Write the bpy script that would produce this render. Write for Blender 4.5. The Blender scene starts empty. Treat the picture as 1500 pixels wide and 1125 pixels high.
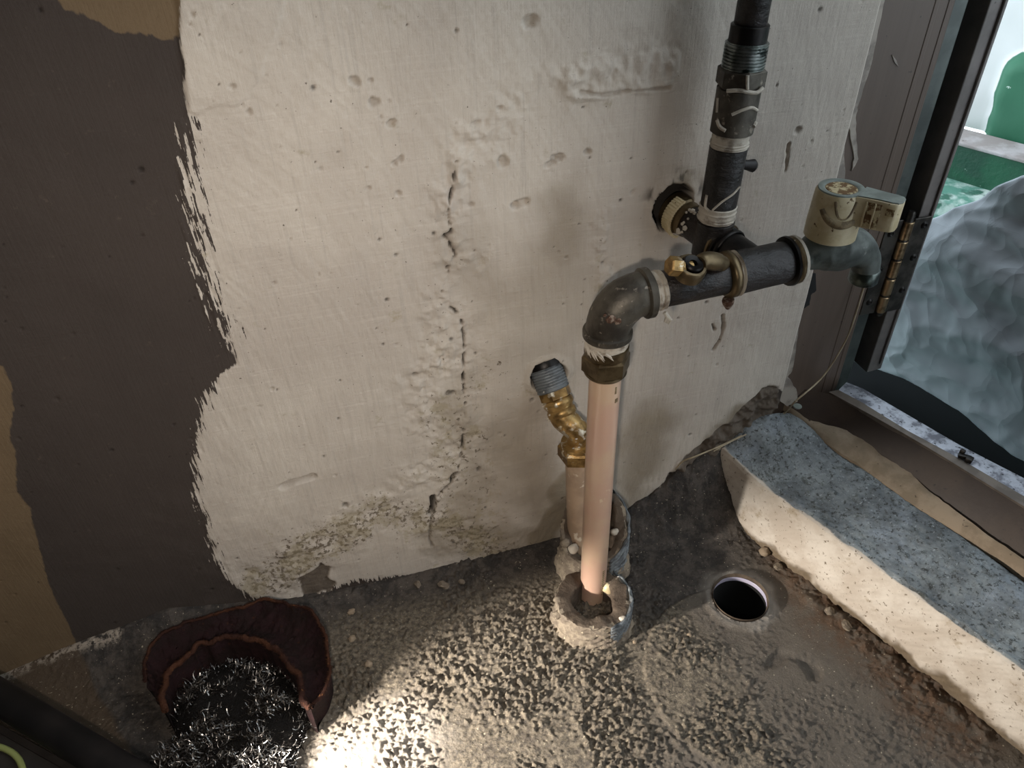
import bpy, bmesh, math, random
import numpy as np
from mathutils import Matrix, Vector
random.seed(7); rng = np.random.RandomState(7)
S = bpy.context.scene; C = S.collection

# ------------------------------------------------------------------ camera, world, lamps, exposure
FP, HC, YC = 1100.0, 0.567, -0.447        # focal length in pixels of a 1500 wide frame, camera height, camera y
RM = np.array([[0.96200374, -0.19006814, 0.1960176],
               [-0.27157324, -0.59186911, 0.75890641],
               [-0.02822717, -0.78330394, -0.62099772]])
cam = bpy.data.cameras.new('camera'); co = bpy.data.objects.new('camera', cam); C.objects.link(co)
cam.sensor_width = 36; cam.lens = 36*FP/1500; cam.clip_start = .01; cam.clip_end = 60
M = Matrix([[RM[i][0], -RM[i][1], -RM[i][2], 0] for i in range(3)] + [[0, 0, 0, 1]])
M.translation = Vector((0, YC, HC)); co.matrix_world = M
S.camera = co
S.view_settings.view_transform = 'Standard'; S.view_settings.look = 'None'
S.view_settings.gamma = 1; S.view_settings.use_curve_mapping = False
S.view_settings.exposure = 0.0
w = bpy.data.worlds.new('sky'); S.world = w; w.use_nodes = True
bg = w.node_tree.nodes['Background']; bg.inputs[0].default_value = (.82, .92, 1.0, 1); bg.inputs[1].default_value = 2.5

def lamp(name, kind, loc, target, energy, color, **kw):
    l = bpy.data.lights.new(name, kind); l.energy = energy; l.color = color
    for k, v in kw.items(): setattr(l, k, v)
    o = bpy.data.objects.new(name, l); C.objects.link(o); o.location = loc
    d = Vector(target)-Vector(loc); o.rotation_euler = d.to_track_quat('-Z', 'Y').to_euler()
    return o
lamp('work_light', 'SPOT', (-.20, -.180, .120), (.055, -.228, -.02), 17.0, (1.0, .92, .82), spot_size=math.radians(72), spot_blend=.55, shadow_soft_size=.007)
lamp('phone_lamp', 'SPOT', (-.03, -.47, .53), (-.06, 0, .22), 7.0, (1.0, .89, .78), spot_size=math.radians(86), spot_blend=1.0, shadow_soft_size=.010)
lamp('ceiling_lamp', 'AREA', (-.1, -.8, 1.95), (0, -.3, 0), .5, (.86, .93, 1.0), size=.5)  # added cool fill for the room's ambient light, no lamp hangs there

# ------------------------------------------------------------------ measuring helpers (real planes in the room)
def ray(px, py): return RM @ np.array([px-750., py-562.5, FP])
CAM = np.array([0, YC, HC])
def W(px, py, D=0.0):                       # point at distance D in front of the back wall
    d = ray(px, py); t = (-D-YC)/d[1]; return CAM+d*t
def F(px, py, z=0.0):                       # point on a level at height z
    d = ray(px, py); t = (z-HC)/d[2]; return CAM+d*t
def PL(px, py, pt, n):
    d = ray(px, py); n = np.array(n, float); t = np.dot(np.array(pt)-CAM, n)/np.dot(d, n); return CAM+d*t

def hx(h, a=1.0):
    h = h.lstrip('#'); v = [int(h[i:i+2], 16)/255 for i in (0, 2, 4)]
    return tuple([(c/12.92 if c <= .04045 else ((c+.055)/1.055)**2.4) for c in v]+[a])

# ------------------------------------------------------------------ noise and distance fields (numpy)
LAT = rng.rand(256, 256)
def vnoise(x, y):
    xi = np.floor(x).astype(int); yi = np.floor(y).astype(int); fx = x-xi; fy = y-yi
    fx = fx*fx*(3-2*fx); fy = fy*fy*(3-2*fy)
    a = LAT[xi % 256, yi % 256]; b = LAT[(xi+1) % 256, yi % 256]; c = LAT[xi % 256, (yi+1) % 256]; d = LAT[(xi+1) % 256, (yi+1) % 256]
    return (a*(1-fx)+b*fx)*(1-fy)+(c*(1-fx)+d*fx)*fy
def fbm(x, y, s, o=4, seed=0):
    r = 0; a = .5; t = 0
    for i in range(o):
        r = r+a*vnoise(x*s+17.3*seed+5.1*i, y*s+9.7*seed+3.3*i); t += a; s *= 2.03; a *= .5
    return r/t
def sst(a, b, x):
    t = np.clip((x-a)/(b-a), 0, 1); return t*t*(3-2*t)
def dseg(x, y, pts, closed=False):
    d = np.full(x.shape, 1e9); n = len(pts)
    for i in range(n if closed else n-1):
        a = pts[i]; b = pts[(i+1) % n]; ex, ey = b[0]-a[0], b[1]-a[1]; L = ex*ex+ey*ey+1e-12
        t = np.clip(((x-a[0])*ex+(y-a[1])*ey)/L, 0, 1)
        d = np.minimum(d, np.hypot(x-a[0]-t*ex, y-a[1]-t*ey))
    return d
def sdpoly(x, y, pts):                      # positive inside
    ins = np.zeros(x.shape, bool); n = len(pts)
    for i in range(n):
        x1, y1 = pts[i]; x2, y2 = pts[(i+1) % n]
        if y1 == y2: continue
        ins ^= ((y1 > y) != (y2 > y)) & (x < (x2-x1)*(y-y1)/(y2-y1)+x1)
    return np.where(ins, 1, -1)*dseg(x, y, pts, True)

# ------------------------------------------------------------------ material helpers
def mat(name, col=None, rough=.6, metal=0, spec=.5, bump=None, var=None, coat=0, trans=0, sss=0, speck=None):
    m = bpy.data.materials.new(name); m.use_nodes = True; nt = m.node_tree; N = nt.nodes; L = nt.links
    b = N['Principled BSDF']; b.inputs['Roughness'].default_value = rough; b.inputs['Metallic'].default_value = metal
    b.inputs['Specular IOR Level'].default_value = spec; b.inputs['Coat Weight'].default_value = coat
    if trans: b.inputs['Transmission Weight'].default_value = trans
    if sss: b.inputs['Subsurface Weight'].default_value = sss; b.inputs['Subsurface Scale'].default_value = .006; b.inputs['Subsurface Radius'].default_value = (1, .8, .65)
    if col: b.inputs['Base Color'].default_value = hx(col)
    co_ = N.new('ShaderNodeTexCoord').outputs['Object']
    cur = None
    if var:                                  # (colour2, scale, lo, hi, stretch)
        c2, sc, lo, hi = var[:4]
        n = noise(nt, co_, sc, 6, .6, var[4] if len(var) > 4 else None)
        cur = mixc(nt, ramp(nt, n, lo, hi), hx(col), hx(c2))
    if speck:
        c2, sc, lo, hi = speck[:4]
        n = noise(nt, co_, sc, 3, .6, speck[4] if len(speck) > 4 else None)
        cur = mixc(nt, ramp(nt, n, lo, hi), cur if cur is not None else hx(col), hx(c2))
    if cur is not None: L.new(cur, b.inputs['Base Color'])
    if bump:                                 # (scale, strength, distance)
        n = noise(nt, co_, bump[0], 6, .65, bump[3] if len(bump) > 3 else None)
        bp = N.new('ShaderNodeBump'); bp.inputs['Strength'].default_value = bump[1]; bp.inputs['Distance'].default_value = bump[2]
        L.new(n, bp.inputs['Height']); L.new(bp.outputs[0], b.inputs['Normal'])
    return m
def noise(nt, vec, scale, detail=5, rough=.6, stretch=None):
    N = nt.nodes; L = nt.links
    if stretch:
        mp = N.new('ShaderNodeMapping'); mp.inputs['Scale'].default_value = stretch; L.new(vec, mp.inputs[0]); vec = mp.outputs[0]
    n = N.new('ShaderNodeTexNoise'); n.inputs['Scale'].default_value = scale; n.inputs['Detail'].default_value = detail; n.inputs['Roughness'].default_value = rough
    L.new(vec, n.inputs['Vector']); return n.outputs['Fac']
def ramp(nt, v, lo, hi):
    m = nt.nodes.new('ShaderNodeMapRange'); m.interpolation_type = 'SMOOTHSTEP'
    m.inputs['From Min'].default_value = lo; m.inputs['From Max'].default_value = hi
    m.inputs['To Min'].default_value = 0; m.inputs['To Max'].default_value = 1
    nt.links.new(v, m.inputs['Value']); return m.outputs[0]
def sock(nt, v, s):
    if hasattr(v, 'is_linked') or isinstance(v, bpy.types.NodeSocket): nt.links.new(v, s)
    else: s.default_value = v
def mixc(nt, f, a, b, blend='MIX'):
    m = nt.nodes.new('ShaderNodeMix'); m.data_type = 'RGBA'; m.blend_type = blend
    sock(nt, f, m.inputs[0]); sock(nt, a, m.inputs[6]); sock(nt, b, m.inputs[7]); return m.outputs[2]
def mth(nt, op, a, b=0.0):
    m = nt.nodes.new('ShaderNodeMath'); m.operation = op; sock(nt, a, m.inputs[0]); sock(nt, b, m.inputs[1]); return m.outputs[0]
def attr(nt, name):
    a = nt.nodes.new('ShaderNodeAttribute'); a.attribute_name = name; return a.outputs['Fac']

# ------------------------------------------------------------------ object helpers
def link(name, me, m, parent=None):
    o = bpy.data.objects.new(name, me); C.objects.link(o)
    if m is not None and not me.materials: me.materials.append(m)
    if parent is not None: o.parent = parent; o.matrix_parent_inverse = parent.matrix_world.inverted() if False else Matrix.Translation(-parent.location)
    return o
def obj(name, bm, m, parent=None, smooth=True, auto=40):
    bmesh.ops.recalc_face_normals(bm, faces=bm.faces)
    for f in bm.faces: f.smooth = smooth
    if smooth:
        a = math.radians(auto)
        for e in bm.edges:
            if len(e.link_faces) == 2 and e.calc_face_angle(0) > a: e.smooth = False
    me = bpy.data.meshes.new(name); bm.to_mesh(me); bm.free()
    return link(name, me, m, parent)
def tag(o, label=None, cat=None, group=None, kind=None):
    if label: o['label'] = label
    if cat: o['category'] = cat
    if group: o['group'] = group
    if kind: o['kind'] = kind
    return o
def thing(name, label, cat, loc=(0, 0, 0), group=None, kind=None):
    o = bpy.data.objects.new(name, None); C.objects.link(o); o.location = loc; o.empty_display_size = .02
    return tag(o, label, cat, group, kind)
def frame(a, b, up=(0, 0, 1)):
    a = Vector(a); z = (Vector(b)-a).normalized(); up = Vector(up)
    if abs(z.dot(up)) > .98: up = Vector((0, 1, 0))
    x = up.cross(z).normalized(); y = z.cross(x); return a, x, y, z
def lathe(bm, a, b, prof, seg=32, caps=(True, True), up=(0, 0, 1), ph=0, jit=0):
    """prof: (distance along the axis in metres, radius)"""
    o, x, y, z = frame(a, b, up); rings = []
    for s, r in prof:
        rings.append([bm.verts.new(o+z*s+(x*math.cos(t)+y*math.sin(t))*(r*(1+jit*(random.random()-.5)))) for t in [ph+2*math.pi*i/seg for i in range(seg)]])
    for p, q in zip(rings, rings[1:]):
        for i in range(seg): bm.faces.new((p[i], p[(i+1) % seg], q[(i+1) % seg], q[i]))
    if caps[0]: bm.faces.new(rings[0][::-1])
    if caps[1]: bm.faces.new(rings[-1])
    return rings
def hexnut(bm, a, b, L, R, seg=6, ph=0):    # six-sided nut with chamfered corners
    lathe(bm, a, b, [(0, R*.86), (L*.12, R), (L*.88, R), (L, R*.86)], seg, ph=ph)
def tube(bm, pts, rad, seg=20, caps=(True, True), up=(0, 0, 1)):
    pts = [Vector(p) for p in pts]; n = len(pts); R = rad if hasattr(rad, '__len__') else [rad]*n
    T = [(pts[min(i+1, n-1)]-pts[max(i-1, 0)]).normalized() for i in range(n)]
    u = Vector(up)
    if abs(T[0].dot(u)) > .95: u = Vector((0, 1, 0))
    x = (u-T[0]*u.dot(T[0])).normalized(); rings = []
    for i in range(n):
        x = (x-T[i]*x.dot(T[i])).normalized(); y = T[i].cross(x)
        rings.append([bm.verts.new(pts[i]+(x*math.cos(2*math.pi*k/seg)+y*math.sin(2*math.pi*k/seg))*R[i]) for k in range(seg)])
    for p, q in zip(rings, rings[1:]):
        for i in range(seg): bm.faces.new((p[i], p[(i+1) % seg], q[(i+1) % seg], q[i]))
    if caps[0]: bm.faces.new(rings[0][::-1])
    if caps[1]: bm.faces.new(rings[-1])
def spline(pts, n=24):
    P = [Vector(p) for p in pts]; P = [P[0]*2-P[1]]+P+[P[-1]*2-P[-2]]; out = []
    for i in range(1, len(P)-2):
        for k in range(n):
            t = k/n; a, b, c, d = P[i-1:i+3]
            out.append(.5*((2*b)+(c-a)*t+(2*a-5*b+4*c-d)*t*t+(3*b-a-3*c+d)*t**3))
    out.append(P[-2]); return out
def box(bm, c, s, bev=0, rot=None):
    r = bmesh.ops.create_cube(bm, size=1); vs = r['verts']
    for v in vs: v.co = Vector((v.co.x*s[0], v.co.y*s[1], v.co.z*s[2]))
    if bev:
        g = bmesh.ops.bevel(bm, geom=list({e for v in vs for e in v.link_edges}), offset=bev, segments=2, affect='EDGES', profile=.5)
        vs = list({v for v in g['verts']} | {v for v in vs if v.is_valid})
    for v in vs:
        if rot is not None: v.co = rot @ v.co
        v.co += Vector(c)
    return vs
def prism(bm, poly, z0, z1, bev=0):
    a = [bm.verts.new((p[0], p[1], z0)) for p in poly]; b = [bm.verts.new((p[0], p[1], z1)) for p in poly]; n = len(poly)
    fs = [bm.faces.new(a[::-1]), bm.faces.new(b)]
    for i in range(n): fs.append(bm.faces.new((a[i], a[(i+1) % n], b[(i+1) % n], b[i])))
    if bev: bmesh.ops.bevel(bm, geom=list({e for f in fs for e in f.edges}), offset=bev, segments=2, affect='EDGES', profile=.5)
def gridmesh(name, P, attrs, m, parent=None, keep=None):
    nu, nv = P.shape[:2]; me = bpy.data.meshes.new(name)
    idx = np.arange(nu*nv).reshape(nu, nv)
    q = np.stack([idx[:-1, :-1], idx[1:, :-1], idx[1:, 1:], idx[:-1, 1:]], -1).reshape(-1, 4)
    if keep is not None: q = q[keep[q].all(1)]
    me.vertices.add(nu*nv); me.vertices.foreach_set('co', P.reshape(-1).astype(np.float32))
    me.loops.add(q.size); me.loops.foreach_set('vertex_index', q.reshape(-1).astype(np.int32))
    me.polygons.add(len(q)); me.polygons.foreach_set('loop_start', (np.arange(len(q))*4).astype(np.int32))
    me.polygons.foreach_set('use_smooth', np.ones(len(q), bool))
    me.update(calc_edges=True)
    for k, v in attrs.items():
        a = me.attributes.new(k, 'FLOAT', 'POINT'); a.data.foreach_set('value', v.reshape(-1).astype(np.float32))
    return link(name, me, m, parent)
def axis(lo, hi, a, b, step, coarse=.06):   # fine between lo..hi, coarse out to a..b
    f = np.arange(lo, hi+1e-6, step)
    l = np.linspace(a, lo, max(2, int((lo-a)/coarse)+1))[:-1] if a < lo else []
    r = np.linspace(hi, b, max(2, int((b-hi)/coarse)+1))[1:] if b > hi else []
    return np.concatenate([l, f, r])

# ------------------------------------------------------------------ BACK WALL (real relief, paint layers as attributes)
def wl(L): return [tuple(W(px, py)[[0, 2]]) for px, py in L]
XE = .372                                    # the plaster ends here against the door frame
xs = axis(-.40, XE, -1.2, XE, .00105); zs = axis(-.03, .545, -.06, 2.3, .00105)
X, Z = np.meshgrid(xs, zs, indexing='ij')
edge = wl([(262, -60), (264, 20), (262, 60), (270, 100), (268, 130), (275, 165), (272, 200), (274, 260), (284, 320), (300, 390), (318, 450), (338, 505), (346, 532), (322, 548), (303, 580), (292, 620), (286, 680), (291, 735), (305, 780), (318, 820), (336, 850), (362, 872), (400, 885), (440, 880), (475, 866), (520, 852), (600, 842), (680, 836), (760, 822), (815, 802), (840, 790)])
white = [(edge[0][0], 2.5)]+edge+[(.2, .004), (.235, .02), (.265, .052), (.28, .075), (.30, .09), (.33, .115), (.352, .142), (.365, .135), (.385, .11), (.6, .11), (.6, 2.5)]
sdW = sdpoly(X, Z, white)
tan = wl([(-30, 525), (5, 536), (16, 560), (20, 600), (14, 640), (22, 660), (25, 720), (44, 745), (55, 790), (70, 850), (90, 895), (110, 935), (120, 1000), (-60, 1040)])
tan = [(-1.3, tan[0][1])]+tan+[(-1.3, -.1)]
tan2 = wl([(262, 62), (225, 66), (190, 40), (130, 14), (100, -20)])+[(tan[1][0]+.1, .7), (.0, .7)]
sdT = np.maximum(sdpoly(X, Z, tan), sdpoly(X, Z, wl([(300, 56), (262, 52), (240, 62), (200, 52), (150, 30), (95, 12), (60, -20)])+[(-.35, 1.2), (.3, 1.2)])+.010*(fbm(X, Z, 70, 4, 143)-.5))
# brushy part of the paint edge
bz = dseg(X, Z, wl([(285, 185), (285, 260), (292, 330), (312, 420), (330, 480)]))
brush = .003+.042*sst(.026, .006, bz)*(sst(W(300, 172)[2]+.004, W(300, 172)[2]-.004, Z))
bz2 = dseg(X, Z, wl([(300, 590), (296, 680), (300, 760), (320, 830)])); brush += .014*sst(.03, .006, bz2)
bz3 = dseg(X, Z, wl([(350, 880), (420, 890), (490, 862), (560, 850)])); brush += .012*sst(.03, .006, bz3)
h = .0018*(fbm(X, Z, 14, 4, 1)-.5)+.0007*(fbm(X, Z, 60, 4, 2)-.5)
wm = sst(-.001, .002, sdW+(fbm(X*6, Z, 60, 3, 3)-.5)*brush)
h += wm*.0006
# brush strokes: thin ridges along sweeping arcs
cx, cz = W(180, 800)[0]-.05, W(0, 700)[2]
ang = np.arctan2(Z-cz, X-cx); rad_ = np.hypot(X-cx, Z-cz)
h += wm*.00050*(fbm(rad_*70+.6*fbm(X, Z, 6, 2, 4), ang*1.3, 6, 3, 5)-.5)*sst(.62, .3, X+Z*.4)
h += wm*.00030*(fbm(X*.9+Z*.22, Z*.07, 380, 2, 6)-.5)*sst(.35, .6, fbm(X, Z, 7, 2, 8))+wm*.00016*(fbm(X*.05, Z, 500, 2, 7)-.5)
h += .0016*(fbm(X, Z, 45, 5, 9)-.5)*sst(.45, .62, fbm(X, Z, 9, 3, 10))
dark = np.zeros(X.shape); dirt = np.zeros(X.shape); stain = np.zeros(X.shape)
def wob(seed, a, s=90): return a*(fbm(X, Z, s, 3, seed)-.5)
# crack
cr1 = wl([(667, 236), (664, 262), (658, 290), (655, 312), (661, 338), (650, 344), (657, 352), (666, 372), (655, 392), (660, 405), (648, 418), (643, 440), (664, 452), (676, 470), (680, 505), (678, 560), (681, 590), (677, 650), (670, 686), (660, 706), (640, 728)])
d = dseg(X, Z, cr1)+np.abs(wob(11, .006, 130)); brk = fbm(X*.4, Z, 150, 3, 12)
k = sst(.0017, .0006, d)*sst(.30, .40, brk); h -= .0040*k; dark = np.maximum(dark, .95*k)
h += .0040*sst(.016, .001, d)*(fbm(X, Z, 120, 4, 13)-.35)
d = dseg(X, Z, wl([(634, 727), (635, 738), (632, 752)]))+wob(14, .002); k = sst(.0034, .0022, d); h -= .009*k; dark = np.maximum(dark, .9*k)
d = dseg(X, Z, wl([(632, 752), (629, 790), (633, 800)]))+wob(15, .002); k = sst(.0012, .0004, d); h -= .002*k; dark = np.maximum(dark, .4*k)
d = dseg(X, Z, wl([(661, 700), (667, 692)])); k = sst(.0026, .0016, d+wob(16, .002)); h -= .006*k; dark = np.maximum(dark, .8*k)
for L, wd, dp in [([(1058, 462), (1060, 478), (1053, 500), (1045, 512)], .0016, .5), ([(414, 713), (430, 706), (452, 700), (458, 698)], .0036, .22), ([(850, 134), (880, 138), (920, 132), (978, 128)], .0016, .15),  # last run: shadow line below the raised band put into the colour
                  ([(756, 300), (770, 296)], .003, .1), ([(1155, 210), (1150, 250)], .0012, .1), ([(1043, 475), (1046, 482)], .0018, .8)]:
    d = dseg(X, Z, wl(L))+wob(20+len(L), .0025, 120); k = sst(wd, wd*.3, d); h -= .0035*k; dark = np.maximum(dark, dp*k)
# rough raised plaster band
band = dseg(X, Z, wl([(660, 280), (680, 225), (720, 190), (745, 150), (800, 112), (850, 118), (900, 108), (975, 92), (978, 122)]))
k = sst(.024, .002, band+wob(30, .034, 35)); h += .0056*k*(fbm(X, Z, 150, 4, 31)-.4)
band = dseg(X, Z, wl([(850, 118), (900, 110), (970, 100)])); k = sst(.013, .009, band+wob(32, .016, 45)); h += .0020*k*(.1+1.6*fbm(X, Z, 190, 4, 33))
for L, wd in [([(655, 370), (700, 380)], .02), ([(650, 530), (610, 560), (620, 620)], .022), ([(880, 320), (880, 380), (900, 420)], .014), ([(640, 440), (640, 540)], .02), ([(680, 640), (640, 680), (600, 700)], .03)]:
    k = sst(wd, wd*.2, dseg(X, Z, wl(L))+wob(34, .016, 50)); h += .0052*k*(fbm(X, Z, 130, 4, 35)-.4); dirt = np.maximum(dirt, .35*k)
# single pits
pits = [(545, 150, 7, 1), (543, 118, 2, 1), (516, 118, 5, .9), (573, 182, 4, .5), (585, 234, 4, 1), (578, 240, 3, 1), (540, 275, 3, 1), (583, 283, 3, 1), (588, 290, 3, 1), (737, 237, 9, .7), (696, 181, 6, .7), (811, 234, 5, 1), (820, 228, 4, 1), (803, 240, 4, 1), (756, 300, 6, .6), (730, 157, 3, 1), (668, 45, 3, 1.3),
        (776, 32, 6, .7), (1168, 190, 6, 1), (340, 126, 3, 1), (282, 22, 3, 1), (365, 163, 3, 1), (1137, 125, 2, 1), (926, 283, 4, .7), (1188, 206, 2, 1), (608, 548, 5, 1.2), (660, 575, 4, 1.1), (620, 568, 4, 1), (780, 585, 4, 1.2), (701, 689, 4, 1.2), (506, 739, 5, 1.4), (350, 451, 2, 1.3), (498, 557, 2, 1.3), (402, 414, 2, 1), (425, 350, 2, 1),
        (580, 372, 2, 1.3), (396, 555, 3, 1), (398, 569, 3, 1), (860, 222, 3, 1), (690, 300, 3, .8), (536, 245, 2, 1), (1112, 598, 3, 1), (1000, 520, 3, 1)]
for px, py, r, dk in pits:
    c = W(px, py); rr = r*.0006; d = np.hypot((X-c[0])*(.7+.6*((px*7) % 10)/10), (Z-c[2])*(1.2-.5*((py*3) % 10)/10))+wob(40+px % 7, .0050*min(1, r/4), 170)
    k = sst(rr, rr*.35, d); h -= .0034*k*min(1, r/5)*(.4+fbm(X, Z, 300, 2, 41)); h += .0003*sst(rr*2.2, rr*1.2, d)*(1-k)*fbm(X, Z, 260, 2, 42); dark = np.maximum(dark, k*(.65 if dk > 1 else .22*dk))
for i in range(420):
    a = rng.uniform(-.4, .37); b = rng.uniform(0, .54); r = .0004+.0011*rng.rand()**3
    i0, i1 = np.searchsorted(xs, [a-.004, a+.004]); j0, j1 = np.searchsorted(zs, [b-.004, b+.004])
    d = np.hypot(X[i0:i1, j0:j1]-a, Z[i0:i1, j0:j1]-b); k = sst(r*1.5, r*.4, d); h[i0:i1, j0:j1] -= .0011*k
    dark[i0:i1, j0:j1] = np.maximum(dark[i0:i1, j0:j1], k*(.75 if rng.rand() < .45 else .2))
# worn foot of the paint
foot = dseg(X, Z, wl([(400, 850), (470, 800), (560, 750), (650, 770), (740, 820)]))
dirt = np.maximum(dirt, .95*sst(.045, .006, foot+wob(50, .03, 25)))
dirt = np.maximum(dirt, .55*sst(.040, .004, dseg(X, Z, wl([(690, 560), (640, 640), (700, 700), (680, 800)]))+wob(56, .05, 30)))
stain = np.maximum(stain, .55*sst(.030, .004, dseg(X, Z, wl([(660, 600), (700, 690), (650, 790), (760, 800)]))+wob(57, .06, 22)))
h += .0030*sst(.05, .01, dseg(X, Z, wl([(690, 480), (640, 600), (700, 700), (660, 800)]))+wob(58, .03, 30))*(fbm(X, Z, 90, 5, 59)-.5)
dirt = np.maximum(dirt, .7*sst(.02, .004, dseg(X, Z, wl([(640, 730), (690, 640)]))+wob(51, .02, 40)))
h += .0050*sst(.05, .01, foot)*(fbm(X, Z, 80, 5, 52)-.5)
slabp = sdpoly(X, Z, wl([(250, -30), (430, -30), (380, 120), (352, 150), (318, 156), (292, 170), (274, 166), (268, 100)]))+wob(54, .004, 60)
h += .0010*sst(-.0004, .0012, slabp)
h += wm*.0010*(fbm((X*.75-Z*.66)*3.2, (X*.66+Z*.75)*.35, 60, 3, 55)-.5)*sst(.16, .06, dseg(X, Z, wl([(300, 60), (360, 300), (600, 60)])))
chip = sdpoly(X, Z, wl([(441, 866), (440, 846), (452, 838), (470, 830), (484, 832), (492, 850), (486, 860), (470, 866), (462, 876), (444, 880)]))+wob(53, .014, 80)
k = sst(-.0005, .001, chip); h -= .0022*k; chipm = k
for L, wd, v in [([(832, 300), (835, 340)], .028, .6), ([(800, 420), (850, 470), (800, 520)], .05, .42), ([(740, 640), (800, 740)], .05, .55), ([(690, 380), (740, 430)], .03, .3), ([(960, 620), (920, 740)], .035, .8), ([(790, 780), (825, 740), (835, 700)], .018, 1.0), ([(1000, 690), (1040, 650), (1120, 590)], .014, .9), ([(985, 272), (1000, 262)], .012, .9)]:
    stain = np.maximum(stain, v*sst(wd*1.15, wd*.1, dseg(X, Z, wl(L))+wob(60, .05, 26)))
d = dseg(X, Z, wl([(500, 640), (350, 600)]))
# holes the fittings come out of
hc = W(986, 303); d = np.hypot(X-hc[0], (Z-hc[2])*.92)+wob(70, .005, 70); k = sst(.0165, .0145, d); h -= .022*k; dark = np.maximum(dark, .95*sst(.0168, .0158, d)); h += .0022*sst(.024, .017, d)*(1-k)*fbm(X, Z, 150, 3, 71)
smear = sst(.012, .002, np.abs(np.hypot(X-hc[0], Z-hc[2])-.018)+wob(72, .008, 110))*sst(hc[2]+.004, hc[2]+.012, Z); dark = np.maximum(dark, .75*smear*sst(.45, .6, fbm(X, Z*.4, 260, 3, 73)))
hb = W(803, 549); d = np.hypot(X-hb[0], Z-hb[2])+wob(74, .003, 90); k = sst(.0150, .0135, d); h -= .016*k; dark = np.maximum(dark, .9*k); h += .0025*sst(.022, .0155, d)*(1-k)
# broken plaster at the foot beside the curb
d = sdpoly(X, Z, [(.262, -.05), (.262, .052), (.281, .079), (.30, .094), (.322, .112), (.345, .143), (.362, .138), (.372, .118), (.372, -.05)])+wob(75, .008, 60)
k = sst(-.001, .002, d); h -= k*(.022*(fbm(X, Z, 75, 4, 76)-.52)+.002); brok = k
# right edge: plaster pulls back before the frame
Y = -h
Y += .030*sst(XE-.003, XE, X)
# base colour fields
A = dict(sdw=sdW, sdt=sdT, brush=brush, dark=dark, dirt=dirt, stain=stain, chip=np.maximum(chipm, brok), broken=brok)
m = bpy.data.materials.new('wall_paint'); m.use_nodes = True; nt = m.node_tree; N = nt.nodes; L = nt.links; B = N['Principled BSDF']
oc = N.new('ShaderNodeTexCoord').outputs['Object']
st = noise(nt, oc, 1, 4, .6, (520, 520, 42)); st2 = noise(nt, oc, 120, 5, .7)
nmix = mth(nt, 'SUBTRACT', mth(nt, 'ADD', mth(nt, 'MULTIPLY', st, .75), mth(nt, 'MULTIPLY', st2, .25)), .5)
mW = ramp(nt, mth(nt, 'ADD', attr(nt, 'sdw'), mth(nt, 'MULTIPLY', nmix, mth(nt, 'MULTIPLY', attr(nt, 'brush'), 2.6))), -.0005, .0007)
mT = ramp(nt, mth(nt, 'ADD', attr(nt, 'sdt'), mth(nt, 'MULTIPLY', mth(nt, 'SUBTRACT', noise(nt, oc, 1, 4, .6, (160, 160, 60)), .5), .006)), -.0006, .0008)
brown = mixc(nt, noise(nt, oc, 9, 5, .6), hx('38322f'), hx('49413c'))
brown = mixc(nt, ramp(nt, noise(nt, oc, 90, 5, .75), .60, .80), brown, hx('5a5049'))
tanc = mixc(nt, noise(nt, oc, 12, 5, .6), hx('625340'), hx('78664f'))
base = mixc(nt, mT, brown, tanc)
# scuffed white along the foot of the wall, far left
whc = mixc(nt, ramp(nt, noise(nt, oc, 5, 4, .6), .35, .65), hx('b3aaa0'), hx('c6beb3'))
whc = mixc(nt, mth(nt, 'MULTIPLY', ramp(nt, noise(nt, oc, 1, 3, .6, (300, 300, 12)), .5, .75), .35), whc, hx('a39c94'))
whc = mixc(nt, mth(nt, 'MULTIPLY', ramp(nt, noise(nt, oc, 1, 3, .6, (18, 18, 420)), .5, .75), .25), whc, hx('d0c9bf'))
whc = mixc(nt, attr(nt, 'stain'), whc, mixc(nt, noise(nt, oc, 40, 5, .7), hx('7f766c'), hx('93866f')))
ns = noise(nt, oc, 230, 5, .7)
whc = mixc(nt, mth(nt, 'MULTIPLY', ramp(nt, mth(nt, 'ADD', ns, mth(nt, 'MULTIPLY', attr(nt, 'dirt'), .22)), .70, .76), .85), whc, hx('5d5243'))
whc = mixc(nt, mth(nt, 'MULTIPLY', ramp(nt, mth(nt, 'ADD', noise(nt, oc, 45, 4, .7), mth(nt, 'MULTIPLY', attr(nt, 'dirt'), .2)), .62, .75), .55), whc, hx('978c72'))
whc = mixc(nt, mth(nt, 'MULTIPLY', ramp(nt, noise(nt, oc, 420, 2, .5), .73, .78), .8), whc, hx('564c42'))
col = mixc(nt, mW, base, whc)
col = mixc(nt, attr(nt, 'chip'), col, mixc(nt, noise(nt, oc, 130, 5, .8), hx('3a332e'), hx('7d7266')))
col = mixc(nt, attr(nt, 'dark'), col, hx('1d1916'))
L.new(col, B.inputs['Base Color']); B.inputs['Roughness'].default_value = .82; B.inputs['Specular IOR Level'].default_value = .25
bp = N.new('ShaderNodeBump'); bp.inputs['Strength'].default_value = .45; bp.inputs['Distance'].default_value = .0010
hs = mth(nt, 'ADD', mth(nt, 'ADD', noise(nt, oc, 330, 6, .7), mth(nt, 'MULTIPLY', noise(nt, oc, 1, 3, .6, (20, 20, 700)), .7)), mth(nt, 'ADD', mth(nt, 'MULTIPLY', noise(nt, oc, 1, 3, .6, (600, 600, 22)), .7), mth(nt, 'MULTIPLY', mW, .6)))
L.new(hs, bp.inputs['Height']); L.new(bp.outputs[0], B.inputs['Normal'])
wall = gridmesh('wall_back', np.stack([X, Y, Z], -1), A, m); tag(wall, 'rough plaster wall with white paint brushed over dark brown and tan', kind='structure')

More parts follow.
